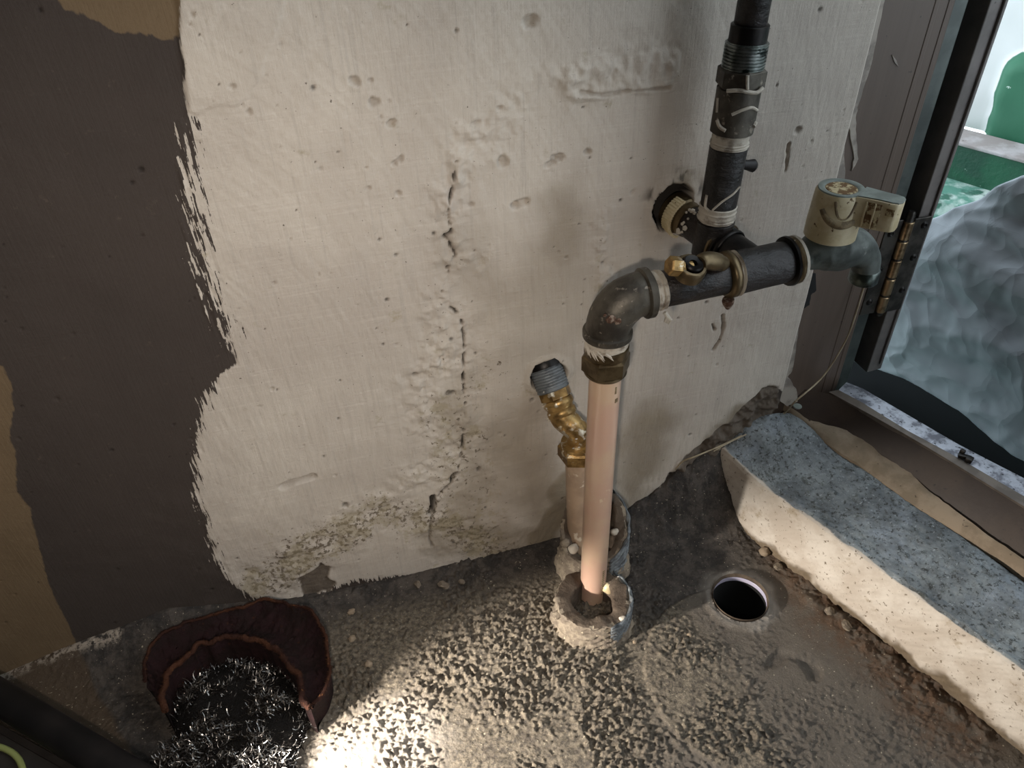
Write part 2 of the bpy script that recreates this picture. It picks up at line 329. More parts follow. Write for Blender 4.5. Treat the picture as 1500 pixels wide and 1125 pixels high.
# ------------------------------------------------------------------ FLOOR (relief of sand and cement, drain opening)
HCX, HCY, HR = .288, -.110, .0245
xs = axis(-.40, .46, -1.2, .46, .00095); ys = axis(-.34, .02, -1.9, .03, .00095)
X, Y = np.meshgrid(xs, ys, indexing='ij')
def fl(L, z=0.0): return [tuple(F(px, py, z)[:2]) for px, py in L]
def gsum(x, prof):                            # height of the heap against the wall along x
    return np.interp(x, [p[0] for p in prof], [p[1] for p in prof])
wallh = gsum(X, [(-1.2, 0), (-.345, .0), (-.33, .001), (-.28, .016), (-.19, .034), (-.136, .020), (-.07, .005), (0, .003), (.1, .003), (.17, .006), (.22, .018), (.262, .048), (.29, .072), (.33, .078), (.46, .078)])
wide = gsum(X, [(-1.2, .05), (-.1, .05), (0, .02), (.2, .03), (.27, .042), (.33, .05), (.46, .05)])
z = wallh*np.clip(1+(Y+.003)/wide, 0, 1)**1.6
drain = np.hypot(X-HCX, Y-HCY)
mound = sst(.0, .0026, .086+ .012*(fbm(X, Y, 12, 3, 80)-.5)-np.hypot(X-.262, (Y+.178)))   # the worn patch of coarse screed round the drain
rough = .25+.75*sst(.13, .02, dseg(X, Y, fl([(620, 930), (700, 1000), (800, 1060), (560, 1030), (860, 930)]))+.03*(fbm(X, Y, 14, 3, 81)-.5))
rough = np.maximum(rough, .75*mound*sst(.29, .22, X)); rough *= .35+.65*sst(.03, .06, drain)
rough *= 1-.55*sst(-.06, -.12, X)
rough = np.maximum(rough, .22)
g1 = fbm(X, Y, 110, 4, 82); g2 = fbm(X+.3*Y, Y, 400, 2, 83); g3 = fbm(X, Y+.2*X, 210, 2, 97)
gm = .25+1.5*sst(.35, .65, fbm(X, Y, 26, 3, 98)); z += rough*(.0016*(g1-.5)+gm*(.0036*(g2-.5)+.0014*np.maximum(0, g3-.55)+.0065*np.maximum(0, g2-.60)))+.004*(fbm(X, Y, 9, 3, 84)-.5)*sst(.0, -.04, Y)
mound *= sst(.30, .24, X)
z += .0016*mound
cm = sst(.20, .25, X)*sst(-.05, -.015, Y)*sst(.34, .31, X); z += cm*(.014*(fbm(X, Y, 70, 4, 140)-.5)+.004*(fbm(X, Y, 200, 3, 141)-.5))
# channels left by the trowel, broken corner, chips
d = dseg(X, Y, fl([(1125, 970), (1160, 962), (1185, 975)])); k = sst(.012, .003, d+.024*(fbm(X, Y, 70, 4, 85)-.5)); z -= .0025*k; chipf = k
d = dseg(X, Y, fl([(1135, 800), (1190, 870), (1250, 920), (1340, 985), (1440, 1070)])); k2 = sst(.016, .004, d+.02*(fbm(X, Y, 50, 4, 86)-.5)); z += .007*k2*(fbm(X, Y, 130, 4, 87)-.25)
d = dseg(X, Y, fl([(1042, 742), (1085, 772), (1115, 795)]))+.002*(fbm(X, Y, 90, 3, 88)-.5); k = sst(.0026, .001, d); z -= .007*k; crackf = k
z += .003*sst(.035, HR+.001, drain)*(1-sst(HR+.006, HR, drain)*.5)-.002*sst(.07, .03, drain)
inside = drain < HR
ringv = (drain >= HR-.0008) & (drain < HR+.0008)
sc = np.where(ringv, HR/np.maximum(drain, 1e-6), 1); Xn = HCX+(X-HCX)*sc; Yn = HCY+(Y-HCY)*sc
z = np.where(ringv, z+.0005, z)
keep = (~(drain < HR-.0008)).reshape(-1)
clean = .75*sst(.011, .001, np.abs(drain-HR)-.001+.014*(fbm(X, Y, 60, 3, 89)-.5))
clean = np.maximum(clean, .9*sst(.055, .015, dseg(X, Y, fl([(500, 1130), (590, 1090)]))+.03*(fbm(X, Y, 25, 4, 142)-.5)))  # pale cement that also puts the work light's hot spot into the colour
lx = sst(.04, .008, dseg(X, Y, fl([(560, 1110), (700, 1120)]))+.02*(fbm(X, Y, 20, 3, 90)-.5))
rst = sst(.05, .005, dseg(X, Y, fl([(1170, 830), (1260, 930), (1400, 1060)]))+.03*(fbm(X, Y, 18, 4, 91)-.5))
wet = sst(.16, .09, X+.05*(fbm(X, Y, 18, 4, 94)-.5))*0
dk = np.maximum(1.0*sst(-.095, -.125, X-.35*(Y+.06)+.02*(fbm(X, Y, 30, 3, 99)-.5)), np.maximum(sst(.10, .02, dseg(X, Y, [(.2, 0), (.3, -.02), (.23, -.06)])+.06*(fbm(X, Y, 16, 4, 92)-.5))*sst(.17, .2, X)*(1-mound), 1.0*sst(.045, .008, dseg(X, Y, [(-.12, -.0), (-.02, -.003), (.08, -.003), (.15, -.01)])+.02*(fbm(X, Y, 20, 4, 93)-.5))))  # shade at the left, wall foot and corner put into the floor colour
tanf = sst(.003, -.002, X-F(125, 985, .02)[0]+.01*(fbm(X, Y, 30, 3, 95)-.5)+.5*(Y+.03))
scuff = sst(.010, .002, dseg(X, Y, [(-.36, -.004), (-.3, .0), (-.26, -.002), (-.235, -.004)])+.008*(fbm(X, Y, 60, 3, 96)-.5))
wob_ = (Yn > -.002)
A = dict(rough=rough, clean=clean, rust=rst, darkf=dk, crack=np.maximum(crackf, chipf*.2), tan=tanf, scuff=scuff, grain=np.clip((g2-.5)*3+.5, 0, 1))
m = bpy.data.materials.new('cement_floor'); m.use_nodes = True; nt = m.node_tree; N = nt.nodes; L = nt.links; B = N['Principled BSDF']
oc = N.new('ShaderNodeTexCoord').outputs['Object']
n1 = noise(nt, oc, 22, 6, .7); n2 = noise(nt, oc, 260, 5, .75)
sand = mixc(nt, ramp(nt, n2, .3, .7), hx('332d27'), hx('857a69')); smooth_c = mixc(nt, n1, hx('4b443d'), hx('6f665b'))
c = mixc(nt, ramp(nt, attr(nt, 'rough'), .25, .8), smooth_c, sand)
c = mixc(nt, mth(nt, 'MULTIPLY', ramp(nt, noise(nt, oc, 60, 6, .75), .5, .68), .5), c, hx('4a413a'))
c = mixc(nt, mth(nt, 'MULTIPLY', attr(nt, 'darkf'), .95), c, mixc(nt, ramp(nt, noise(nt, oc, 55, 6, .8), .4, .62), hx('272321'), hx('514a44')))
c = mixc(nt, mth(nt, 'MULTIPLY', attr(nt, 'rust'), ramp(nt, noise(nt, oc, 70, 6, .8), .35, .6)), c, hx('59422f'))
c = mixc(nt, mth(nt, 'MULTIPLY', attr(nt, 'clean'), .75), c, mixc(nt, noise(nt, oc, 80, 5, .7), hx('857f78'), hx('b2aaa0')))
c = mixc(nt, attr(nt, 'tan'), c, mixc(nt, noise(nt, oc, 30, 5, .7), hx('42362a'), hx('5c4c3a'))); c = mixc(nt, mth(nt, 'MULTIPLY', attr(nt, 'scuff'), ramp(nt, noise(nt, oc, 190, 4, .7), .42, .56)), c, hx('a89c8e'))
c = mixc(nt, mth(nt, 'MULTIPLY', ramp(nt, noise(nt, oc, 520, 2, .5), .69, .74), .7), c, hx('c9bfa8'))
c = mixc(nt, attr(nt, 'crack'), c, hx('1e1a17'))
L.new(c, B.inputs['Base Color']); B.inputs['Roughness'].default_value = .62; B.inputs['Specular IOR Level'].default_value = .5
bp = N.new('ShaderNodeBump'); bp.inputs['Strength'].default_value = .9; bp.inputs['Distance'].default_value = .0014
L.new(mth(nt, 'ADD', noise(nt, oc, 620, 5, .75), mth(nt, 'MULTIPLY', noise(nt, oc, 160, 6, .75), .6)), bp.inputs['Height']); L.new(bp.outputs[0], B.inputs['Normal'])
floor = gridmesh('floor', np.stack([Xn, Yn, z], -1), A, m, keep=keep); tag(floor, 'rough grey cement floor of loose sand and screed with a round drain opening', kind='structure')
FZ = z; FXS, FYS = xs, ys
def fh(x, y):
    return float(FZ[min(len(FXS)-1, np.searchsorted(FXS, x)), min(len(FYS)-1, np.searchsorted(FYS, y))])

# ------------------------------------------------------------------ CURB (solid with a rough top)
B0 = np.array([.3126, -.0067]); dk_ = np.array([.345, -.9386]); 
s_ = axis(-.012, .36, -.012, 1.75, .0011, .05)
prof_u = np.concatenate([np.linspace(0, .45, 72), np.linspace(.45, 1, 110)[1:]])
SS, U = np.meshgrid(s_, prof_u, indexing='ij')
ex = B0[0]+dk_[0]*SS; ey = B0[1]+dk_[1]*SS
ox = .4365+.18*(-ey)*1.0-.004; oy = ey                      # outer edge under the threshold board
hgt = .070+.010*sst(.05, -.01, SS)+.002*(fbm(SS, SS*0+.3, 12, 2, 100)-.5)
t1 = np.clip(U/.45, 0, 1); t2 = np.clip((U-.45)/.55, 0, 1)
rise = .011*sst(0, .8, t2)+.016*sst(.05, -.01, SS)*sst(.0, .3, t2)*sst(.85, .35, t2)-.006*sst(.8, 1, t2)
PX = ex+(ox-ex)*t2+.004*t1*(1-t2); PY = ey+0*U; 
PZ = -.004+(hgt+.004)*t1**1.0+rise*(t2 > 0)
rnd = np.clip(1-np.abs(U-.45)/.035, 0, 1); PZ -= .0022*rnd; PX += .0012*rnd
nz = fbm(PX, PY+PZ, 60, 5, 101)-.5; nf = fbm(PX, PY+PZ, 260, 3, 102)-.5
PX -= (1-t2)*(.0012*nz+.0009*nf)*(t1 > 0)*(t2 == 0); PZ += (t2 > 0)*(.0016*nz+.0013*nf)*sst(0, .05, t2+.02)
# paint flaking off along the foot
flk = sst(.26, .12, t1+.42*(fbm(SS, U*.1, 55, 4, 103)-.5))*(t2 == 0); PX -= -.0015*flk
flk = np.maximum(flk, sst(.035, .015, SS+.03*(fbm(SS, U, 30, 3, 104)-.5))*sst(.5, .2, t1)*.8*(t2 == 0))
topf = sst(-.002, .003, U-.45-.010+.035*(fbm(SS, U*.2, 60, 4, 105)-.5))
m = bpy.data.materials.new('curb_cement'); m.use_nodes = True; nt = m.node_tree; N = nt.nodes; L = nt.links; B = N['Principled BSDF']
oc = N.new('ShaderNodeTexCoord').outputs['Object']
cf = mixc(nt, ramp(nt, noise(nt, oc, 30, 5, .6), .4, .65), hx('bdb2a5'), hx('d0c8bd'))
cf = mixc(nt, ramp(nt, noise(nt, oc, 260, 4, .7), .59, .68), cf, hx('6a5c4a'))
cf = mixc(nt, mth(nt, 'MULTIPLY', ramp(nt, noise(nt, oc, 40, 5, .7), .58, .7), .5), cf, hx('8d7a5a'))
cf = mixc(nt, attr(nt, 'flake'), cf, mixc(nt, noise(nt, oc, 140, 5, .8), hx('43382d'), hx('8a7a64')))
ct = mixc(nt, ramp(nt, noise(nt, oc, 26, 6, .7), .38, .62), hx('63676a'), hx('858b8d'))
ct = mixc(nt, ramp(nt, noise(nt, oc, 75, 6, .8, (1, 1, 1)), .5, .74), ct, hx('44453f'))
ct = mixc(nt, ramp(nt, noise(nt, oc, 10, 5, .7), .5, .72), ct, hx('959ea8'))
ct = mixc(nt, mth(nt, 'MULTIPLY', ramp(nt, noise(nt, oc, 240, 5, .75), .535, .62), .85), ct, hx('2f2f2b'))
ct = mixc(nt, mth(nt, 'MULTIPLY', ramp(nt, noise(nt, oc, 1, 5, .8, (90, 40, 90)), .56, .66), .7), ct, hx('3a3a33')); ct = mixc(nt, mth(nt, 'MULTIPLY', ramp(nt, noise(nt, oc, 330, 3, .7), .60, .68), .6), ct, hx('a7adb0'))
cc = mixc(nt, attr(nt, 'top'), cf, ct)
L.new(cc, B.inputs['Base Color']); B.inputs['Roughness'].default_value = .7; B.inputs['Specular IOR Level'].default_value = .35
bp = N.new('ShaderNodeBump'); bp.inputs['Strength'].default_value = .5; bp.inputs['Distance'].default_value = .001
L.new(noise(nt, oc, 260, 6, .75), bp.inputs['Height']); L.new(bp.outputs[0], B.inputs['Normal'])
curb = gridmesh('trim_1', np.stack([PX, PY, PZ], -1), dict(flake=flk, top=topf), m); tag(curb, 'raised cement curb under the door, cream painted side and grey worn top', kind='structure')

# ------------------------------------------------------------------ common materials
MT = dict(
 jamb=mat('brown_frame', '54473e', .5, .0, .5, (60, .25, .001, (1, 1, .06)), ('5f5147', 40, .35, .65, (1, 1, .05)), speck=('3c332d', 130, .68, .74)),
 jambw=mat('worn_white_paint', 'a39b91', .7, bump=(120, .4, .001), var=('7e7770', 60, .4, .6)),
 grey=mat('grey_metal_strip', '5c625f', .45, .6, bump=(200, .15, .0005), var=('4a4f4d', 30, .4, .6)),
 black=mat('black_gap', '0c0c0d', .8),
 leaf=mat('dark_aluminium', '756f6c', .55, .05, bump=(150, .15, .0005, (1, 1, .1)), var=('65605d', 25, .4, .6), speck=('3a3532', 90, .68, .74)),
 steel=mat('hinge_steel', '5a5651', .4, .8, bump=(200, .2, .0005), var=('3f3c39', 80, .4, .6)),
 barrel=mat('worn_brass_steel', 'a08a6c', .32, .9, bump=(200, .2, .0004), var=('6d5b45', 90, .45, .65)),
 alu=mat('bright_aluminium', 'b9bcc6', .42, .55, bump=(160, .5, .001), var=('6f7079', 90, .45, .62), speck=('3a3a40', 220, .6, .68)),
 lip=mat('tan_metal_lip', '6a6057', .5, .3, var=('574e46', 60, .4, .6), speck=('3a3029', 260, .7, .75)),
 board=mat('brown_board', '342924', .55, 0, .4, (70, .3, .001), ('3e322a', 25, .4, .6), speck=('221a16', 160, .64, .72)),
 plaster=mat('cream_plaster', '93836f', .75, bump=(180, .5, .001), var=('7d6e5b', 40, .4, .6), speck=('4a3e32', 200, .66, .72)),
 wrap=mat('black_pipe_tape', '1a1817', .45, 0, .5, (45, .7, .004, (1, 1, 2)), ('262120', 40, .4, .6), speck=('8a8378', 320, .74, .77)),
 wrapb=mat('brown_black_tape', '241b16', .42, 0, .5, (45, .7, .004, (1, 1, 2)), ('130f0e', 40, .4, .6), speck=('9a8f80', 300, .73, .76)),
 iron=mat('old_malleable_iron', '5a554c', .48, .5, .5, (90, .5, .0012), ('3a352f', 45, .4, .65), speck=('8d8478', 170, .60, .70)),
 darkiron=mat('dark_iron', '2a2725', .4, .7, .5, (90, .3, .001), ('191716', 50, .4, .6)),
 tape=mat('thread_seal_tape', 'b7afa2', .6, 0, .4, (160, .7, .0012), ('7c7266', 90, .5, .66)),
 brassd=mat('dull_brass', '6c5d45', .38, .75, .5, (120, .5, .0008), ('4a3d29', 60, .45, .65), speck=('bdb4a2', 150, .7, .76)),
 brass=mat('bright_brass', 'ab8c58', .36, .65, .5, (140, .6, .0009), ('6e5530', 60, .42, .62), speck=('cfc6b2', 110, .56, .66)),
 rust=mat('orange_rust', '50382c', .8, .2, .3, (200, .8, .001), ('8a7a6c', 320, .45, .6)),
 pex=mat('pinkish_plastic_pipe', 'cdb197', .32, 0, .5, (40, .08, .0006), ('c9a692', 18, .4, .6), coat=.25, sss=.25, speck=('d9c3a8', 60, .68, .72)),
 pex2=mat('pale_plastic_pipe', 'bda58d', .4, 0, .5, (60, .2, .0006), ('a8917b', 30, .4, .6), sss=.2, speck=('d8cbb8', 70, .6, .66)),
 adapter=mat('grey_ribbed_adapter', '6f7477', .5, .3, .4, (160, .6, .001), ('4a4d50', 80, .45, .6), speck=('c8c6c0', 180, .68, .72)),
 cream=mat('yellowed_cream_plastic', 'd0c2a0', .42, 0, .5, (60, .12, .0005), ('bfae88', 50, .45, .6), speck=('5d4426', 210, .66, .71), coat=.1),
 creamtop=mat('grey_dusty_plastic_top', '8e9690', .5, 0, .4, (120, .3, .0006), ('767d77', 60, .4, .6)),  # greyer plastic for hub cap, lever top and small disc
 rusty=mat('rust_stain_on_plastic', '6b4f30', .6, 0, .4, (160, .5, .0006), ('c6b791', 190, .47, .56)),
 grime=mat('dark_grime_stain', '6d5d46', .6, 0, .4, (160, .4, .0006), ('8d7c5e', 200, .45, .6)),
 chrome=mat('worn_chrome', '9a9f9d', .34, .95, .5, (60, .3, .0008), ('4d5550', 50, .4, .62), speck=('2c322f', 90, .6, .68)),
 zinc=mat('dull_zinc_tap_body', '646a66', .42, .4, .5, (60, .4, .001), ('3a3f3c', 40, .38, .6), speck=('7e817a', 120, .66, .72)),
 mortar=mat('grey_mortar', '6f655a', .85, 0, .2, (160, 1.0, .002), ('8d8272', 120, .4, .62), speck=('b5a992', 300, .64, .7)),
 mortar_in=mat('brown_mortar', '5e5348', .85, 0, .2, (160, 1.0, .002), ('4a4037', 60, .4, .62)),
 pvc=mat('pale_lilac_plastic', 'a9a5b8', .4), 
 deep=mat('black_depth', '060606', .9),
 bowlout=mat('maroon_fibre', '1c0f0d', .85, 0, .25, (220, 1.0, .002), ('241113', 60, .4, .62), speck=('3a2012', 260, .64, .72)),
 bowlrim=mat('orange_rusty_fibre', '46291a', .85, 0, .25, (240, 1.0, .002), ('2e1812', 30, .4, .62), speck=('6a4526', 300, .64, .72)),
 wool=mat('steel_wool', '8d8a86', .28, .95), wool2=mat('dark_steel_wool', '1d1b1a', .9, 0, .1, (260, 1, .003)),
 hose=mat('black_rubber', '141314', .5, 0, .4, (80, .2, .0006), ('221f1f', 20, .4, .6)),
 panel=mat('dark_grey_plastic', '2f2c2a', .55, 0, .4, (80, .2, .0006), ('3a3634', 20, .4, .6)),
 cord=mat('yellow_green_cord', '98a062', .6, bump=(200, .4, .0005)),
 wire=mat('pale_thin_cable', 'a99b82', .5, 0, .4, None, ('8a7b62', 60, .4, .6)),
 sheet=mat('crumpled_white_plastic_sheet', 'aab1b8', .6, 0, .25, (60, .5, .004), ('9aa8aa', 5, .4, .6)),
 owall=mat('white_outdoor_wall', 'e8ecec', .8, bump=(60, .3, .001)),
 ogreen=mat('green_wall_paint', '1d4a38', .5, 0, .5, (70, .7, .003), ('1f5a40', 14, .4, .62), speck=('a9c4b4', 60, .72, .76)),
 ostep=mat('worn_pinkish_step_top', '9d9492', .75, bump=(60, .6, .003), var=('bcb6b8', 16, .42, .6), speck=('5f5450', 40, .64, .72)),
 oteal=mat('teal_ground_paint', '5c9080', .6, bump=(50, .5, .003), var=('c4d4ce', 14, .48, .6), speck=('3c6a5a', 30, .6, .7)),
 mat_black=mat('black_outdoor_mat', '0b0f11', .9, 0, .2),
 shell=mat('dim_plaster', '8a8178', .85, bump=(30, .3, .003), var=('746b62', 3, .4, .6)),
)

nt = MT['sheet'].node_tree; N = nt.nodes; L = nt.links; B = N['Principled BSDF']
for l in list(L):
    if l.to_node == B: L.remove(l)
B.inputs['Base Color'].default_value = hx('b4bcc3'); B.inputs['Roughness'].default_value = .75
oc = N.new('ShaderNodeTexCoord').outputs['Object']
nv_ = N.new('ShaderNodeTexNoise'); nv_.inputs['Scale'].default_value = 9; nv_.inputs['Detail'].default_value = 3; L.new(oc, nv_.inputs['Vector'])
ofs = mixc(nt, .12, oc, nv_.outputs['Color'])
def vor(sc):
    v = N.new('ShaderNodeTexVoronoi'); v.inputs['Scale'].default_value = sc; L.new(ofs, v.inputs['Vector']); return v.outputs['Distance']
bp = N.new('ShaderNodeBump'); bp.inputs['Strength'].default_value = .5; bp.inputs['Distance'].default_value = .02
L.new(mth(nt, 'ADD', vor(12), mth(nt, 'MULTIPLY', vor(30), .45)), bp.inputs['Height']); L.new(bp.outputs[0], B.inputs['Normal'])

# ------------------------------------------------------------------ ROOM SHELL
def quadbox(name, c, s, m_, label=None):
    bm = bmesh.new(); box(bm, c, s); return tag(obj(name, bm, m_, smooth=False), label, kind='structure')
quadbox('wall_left', (-1.23, -.95, 1.1), (.06, 2.0, 2.3), MT['shell'], 'plain plaster side wall of the room')
quadbox('wall_front', (-.1, -1.95, 1.1), (2.2, .06, 2.3), MT['shell'], 'plain plaster wall behind the viewer')
bm = bmesh.new(); prism(bm, [(-1.26, .06), (.62, .06), (1.1, -1.98), (-1.26, -1.98)], 2.22, 2.30)
tag(obj('ceiling', bm, MT['shell'], smooth=False), 'plain ceiling', kind='structure')
# right wall: header over the doorway and the pier beyond it
n2 = np.array([.984, .18]); d2 = np.array([.18, -.984])
P0 = np.array([.45, .012])
def fp(s, o): return tuple(P0+d2*s+n2*o)     # s along the doorway, o outwards
bm = bmesh.new()
prism(bm, [fp(0, -.01), fp(.85, -.01), fp(.85, .12), fp(0, .12)], 1.95, 2.25); prism(bm, [fp(.85, -.01), fp(2.05, -.01), fp(2.05, .12), fp(.85, .12)], -.05, 2.25)
tag(obj('wall_right', bm, MT['shell'], smooth=False), 'wall with the open doorway', kind='structure')
bm = bmesh.new(); prism(bm, [(-1.26, .032), (.44, .032), (.44, .13), (-1.26, .13)], -.3, 2.3)
tag(obj('wall_back_core', bm, MT['shell'], smooth=False), 'masonry behind the plaster', kind='structure').name = 'wall_rear'

# ------------------------------------------------------------------ DOOR: frame, leaf, hinge, threshold
door = thing('door_1', 'brown and grey metal door frame with a dark door leaf folded outwards', None, (.45, .012, .11), kind='structure')
bm = bmesh.new(); prism(bm, [(.366, .010), (.4375, .010), (.4375, .04), (.366, .04)], .05, 2.0, .0012)
jb = obj('jamb_board', bm, MT['jamb'], door, False)
# two thin grooves and the moulding of the board
bm = bmesh.new()
for x0, x1 in ((.4205, .4245), (.4315, .4345)): box(bm, ((x0+x1)/2, .0104, 1.05), (x1-x0, .0018, 1.9), .0006)
tag(obj('moulding', bm, MT['jamb'], jb, False), None)
bm = bmesh.new(); prism(bm, [(.4380, .012), (.4500, .012), (.4500, .05), (.4380, .05)], .105, 2.0, .0008)
gs = obj('frame_strip', bm, MT['grey'], door, False)
bm = bmesh.new(); prism(bm, [(.4502, .036), (.4665, .036), (.4665, .06), (.4502, .06)], .09, 2.0)
tag(obj('door_gap', bm, MT['black'], door, False), 'black rubber seal in the gap')  # shade of the open gap put in as a black strip
bm = bmesh.new(); prism(bm, [(.4668, .010), (.4835, .0115), (.4850, .014), (.492, .055), (.475, .24), (.4668, .24)], .122, 2.0, .0009)
lf = tag(obj('door_leaf', bm, MT['leaf'], door, False), 'dark metal door leaf seen by its edge')
bm = bmesh.new(); box(bm, (.4792, .0100, 1.06), (.0022, .0022, 1.86), .0005)
obj('edge_bead', bm, MT['leaf'], lf, False)
# paint left on the board beside the plaster
def flatpatch(name, pts, y, th, m_, parent, label=None):
    bm = bmesh.new(); a = [bm.verts.new((p[0], y, p[1])) for p in pts]; f = bm.faces.new(a)
    r = bmesh.ops.extrude_face_region(bm, geom=[f])
    for v in r['geom']:
        if isinstance(v, bmesh.types.BMVert): v.co.y += th
    return tag(obj(name, bm, m_, parent, False), label)
def wj(L): return [tuple(W(px, py, -.010)[[0, 2]]) for px, py in L]
def jag(pts, a=.0012, n=4):
    out = []
    for i in range(len(pts)):
        p, q = pts[i], pts[(i+1) % len(pts)]
        for k in range(n):
            t = k/n; out.append((p[0]+(q[0]-p[0])*t+random.uniform(-a, a)*(k > 0), p[1]+(q[1]-p[1])*t+random.uniform(-a, a)*(k > 0)))
    return out
flatpatch('paint_patch', jag(wj([(1262, -10), (1297, -10), (1282, 60), (1270, 110), (1257, 150), (1252, 172), (1253, 205), (1256, 232), (1246, 250), (1250, 232), (1244, 190), (1240, 175), (1229, 196), (1236, 214), (1236, 262), (1195, 270), (1215, 190), (1240, 100)]), .0006, 4), .0088, .0016, MT['jambw'], jb, 'flaking pale paint')
flatpatch('paint_patch', jag(wj([(1165, 400), (1175, 420), (1171, 455), (1163, 500), (1157, 540), (1150, 550), (1163, 566), (1165, 585), (1150, 592), (1125, 575), (1140, 480), (1158, 410)]), .0009, 4), .0062, .0042, MT['jambw'], jb, 'thick drip of pale paint')
flatpatch('dark_stain', jag(wj([(1176, 402), (1194, 400), (1195, 425), (1187, 432), (1185, 446), (1176, 452), (1172, 466), (1169, 450), (1174, 430)]), .0006, 3), .0092, .001, MT['black'], jb, 'black chipped spot')
flatpatch('paint_patch', wj([(1306, 80), (1310, 92), (1315, 97), (1312, 88)]), .0092, .001, MT['jambw'], jb)
# hinge
hg = obj('hinge', (lambda b: (lathe(b, (.4568, .0085, .1905), (.4568, .0085, .29), [(0, .0024), (.002, .0034), (.098, .0034), (.1, .0024)], 16), b)[1])(bmesh.new()), MT['steel'], door)
bm = bmesh.new(); box(bm, (.4450, .0105, .238), (.0150, .0022, .09), .0006); obj('hinge_plate', bm, MT['steel'], hg, False)
bm = bmesh.new(); box(bm, (.4700, .0085, .238), (.0160, .0022, .09), .0006); obj('hinge_plate', bm, MT['steel'], hg, False)
for k in range(5):
    z0 = .1945+k*.0178; bm = bmesh.new(); lathe(bm, (.4568, .0083, z0), (.4568, .0083, z0+1), [(0, .0038), (.0006, .0044), (.0154, .0044), (.0160, .0038)], 20)
    obj('knuckle', bm, MT['barrel'], hg)
for x_, y_, zz in [(.4435, .0095, .272), (.4435, .0095, .238), (.4435, .0095, .206), (.4725, .0075, .276), (.4725, .0075, .246), (.4725, .0075, .214)]:
    bm = bmesh.new(); lathe(bm, (x_, y_, zz), (x_, y_-1, zz), [(0, .0034), (.0008, .0030), (.0015, .0018), (.0009, .0009)], 12); obj('screw', bm, MT['darkiron'], hg)
# threshold built from measured runs: plaster edge, board face, metal lip, bright track
def strip(name, lower, upper, n, m_, parent, th, label=None, jit=0, nv=3):
    """solid strip between two measured edges, given thickness downwards"""
    def res(L, n):
        L = [np.array(p) for p in L]; dd = np.cumsum([0]+[np.linalg.norm(b-a) for a, b in zip(L, L[1:])]); t = np.linspace(0, dd[-1], n)
        return np.stack([np.interp(t, dd, [p[i] for p in L]) for i in range(3)], -1)
    a = res(lower, n); b = res(upper, n); bm = bmesh.new(); G = []
    for i in range(n):
        row = []
        for j in range(nv+1):
            p = a[i]*(1-j/nv)+b[i]*j/nv; bul = math.sin(math.pi*j/nv)
            row.append(bm.verts.new((p[0], p[1], p[2]+jit*(bul*.6+random.uniform(-.25, .25)))))
        row.append(bm.verts.new((b[i][0]+.0, b[i][1], b[i][2]-th))); row.append(bm.verts.new((a[i][0], a[i][1], a[i][2]-th))); G.append(row)
    m2 = nv+3
    for i in range(n-1):
        for j in range(m2): bm.faces.new((G[i][j], G[i+1][j], G[i+1][(j+1) % m2], G[i][(j+1) % m2]))
    bm.faces.new(G[0][::-1]); bm.faces.new(G[-1])
    return tag(obj(name, bm, m_, parent, True, 35), label)
def ext(L, s=.75):                              # carry a measured run on beyond the frame
    p, q = np.array(L[-2]), np.array(L[-1]); d = (q-p)/np.linalg.norm(q-p); e = q+d*s; e[2] = q[2]; return L+[tuple(e)]
ZB = .118
topE = [F(1160, 567, ZB), F(1217, 577, ZB), F(1300, 621, ZB), F(1367, 661, ZB), F(1497, 741, ZB)]
brk_ = [F(px, py, zz) for px, py, zz in [(1140, 590, .104), (1165, 605, .098), (1183, 618, .094), (1244, 635, .093), (1271, 653, .092), (1292, 672, .090), (1329, 693, .090), (1356, 720, .089), (1441, 784, .088), (1500, 824, .088)]]
low_ = [F(px, py, zz) for px, py, zz in [(1150, 606, .093), (1169, 620, .090), (1212, 647, .088), (1260, 677, .086), (1303, 709, .085), (1348, 741, .085), (1407, 777, .085), (1473, 818, .085), (1500, 838, .085)]]
bot_ = [p+np.array([-.006, 0, -.012]) for p in brk_]
strip('threshold_board', ext(bot_), ext(topE), 60, MT['board'], door, .03, 'dark brown board below the sill')
tip = [F(px, py, ZB+.002) for px, py in [(1228, 571), (1249, 581), (1330, 631), (1401, 669), (1497, 725)]]
tl = [F(px, py, ZB+.001) for px, py in [(1214, 574), (1300, 621), (1367, 660), (1440, 705), (1497, 740)]]
strip('metal_lip', ext(tl), ext(tip), 40, MT['lip'], door, .02, 'tan metal lip')
tr = [F(px, py, ZB+.001) for px, py in [(1240, 560), (1257, 565), (1330, 608), (1404, 651), (1497, 699)]]
sill = strip('sill_track', ext([p+np.array([0, 0, -.001]) for p in tip]), ext(tr), 60, MT['alu'], door, .05, 'scratched bright aluminium sill', jit=.0004)
pl = strip('trim_2', ext([p+np.array([0, 0, -.003]) for p in low_]), ext([p+np.array([0, 0, .003]) for p in brk_]), 220, MT['plaster'], None, .02, 'uneven cream plaster fillet between curb and threshold board', jit=.0022, nv=6)
pl['kind'] = 'structure'

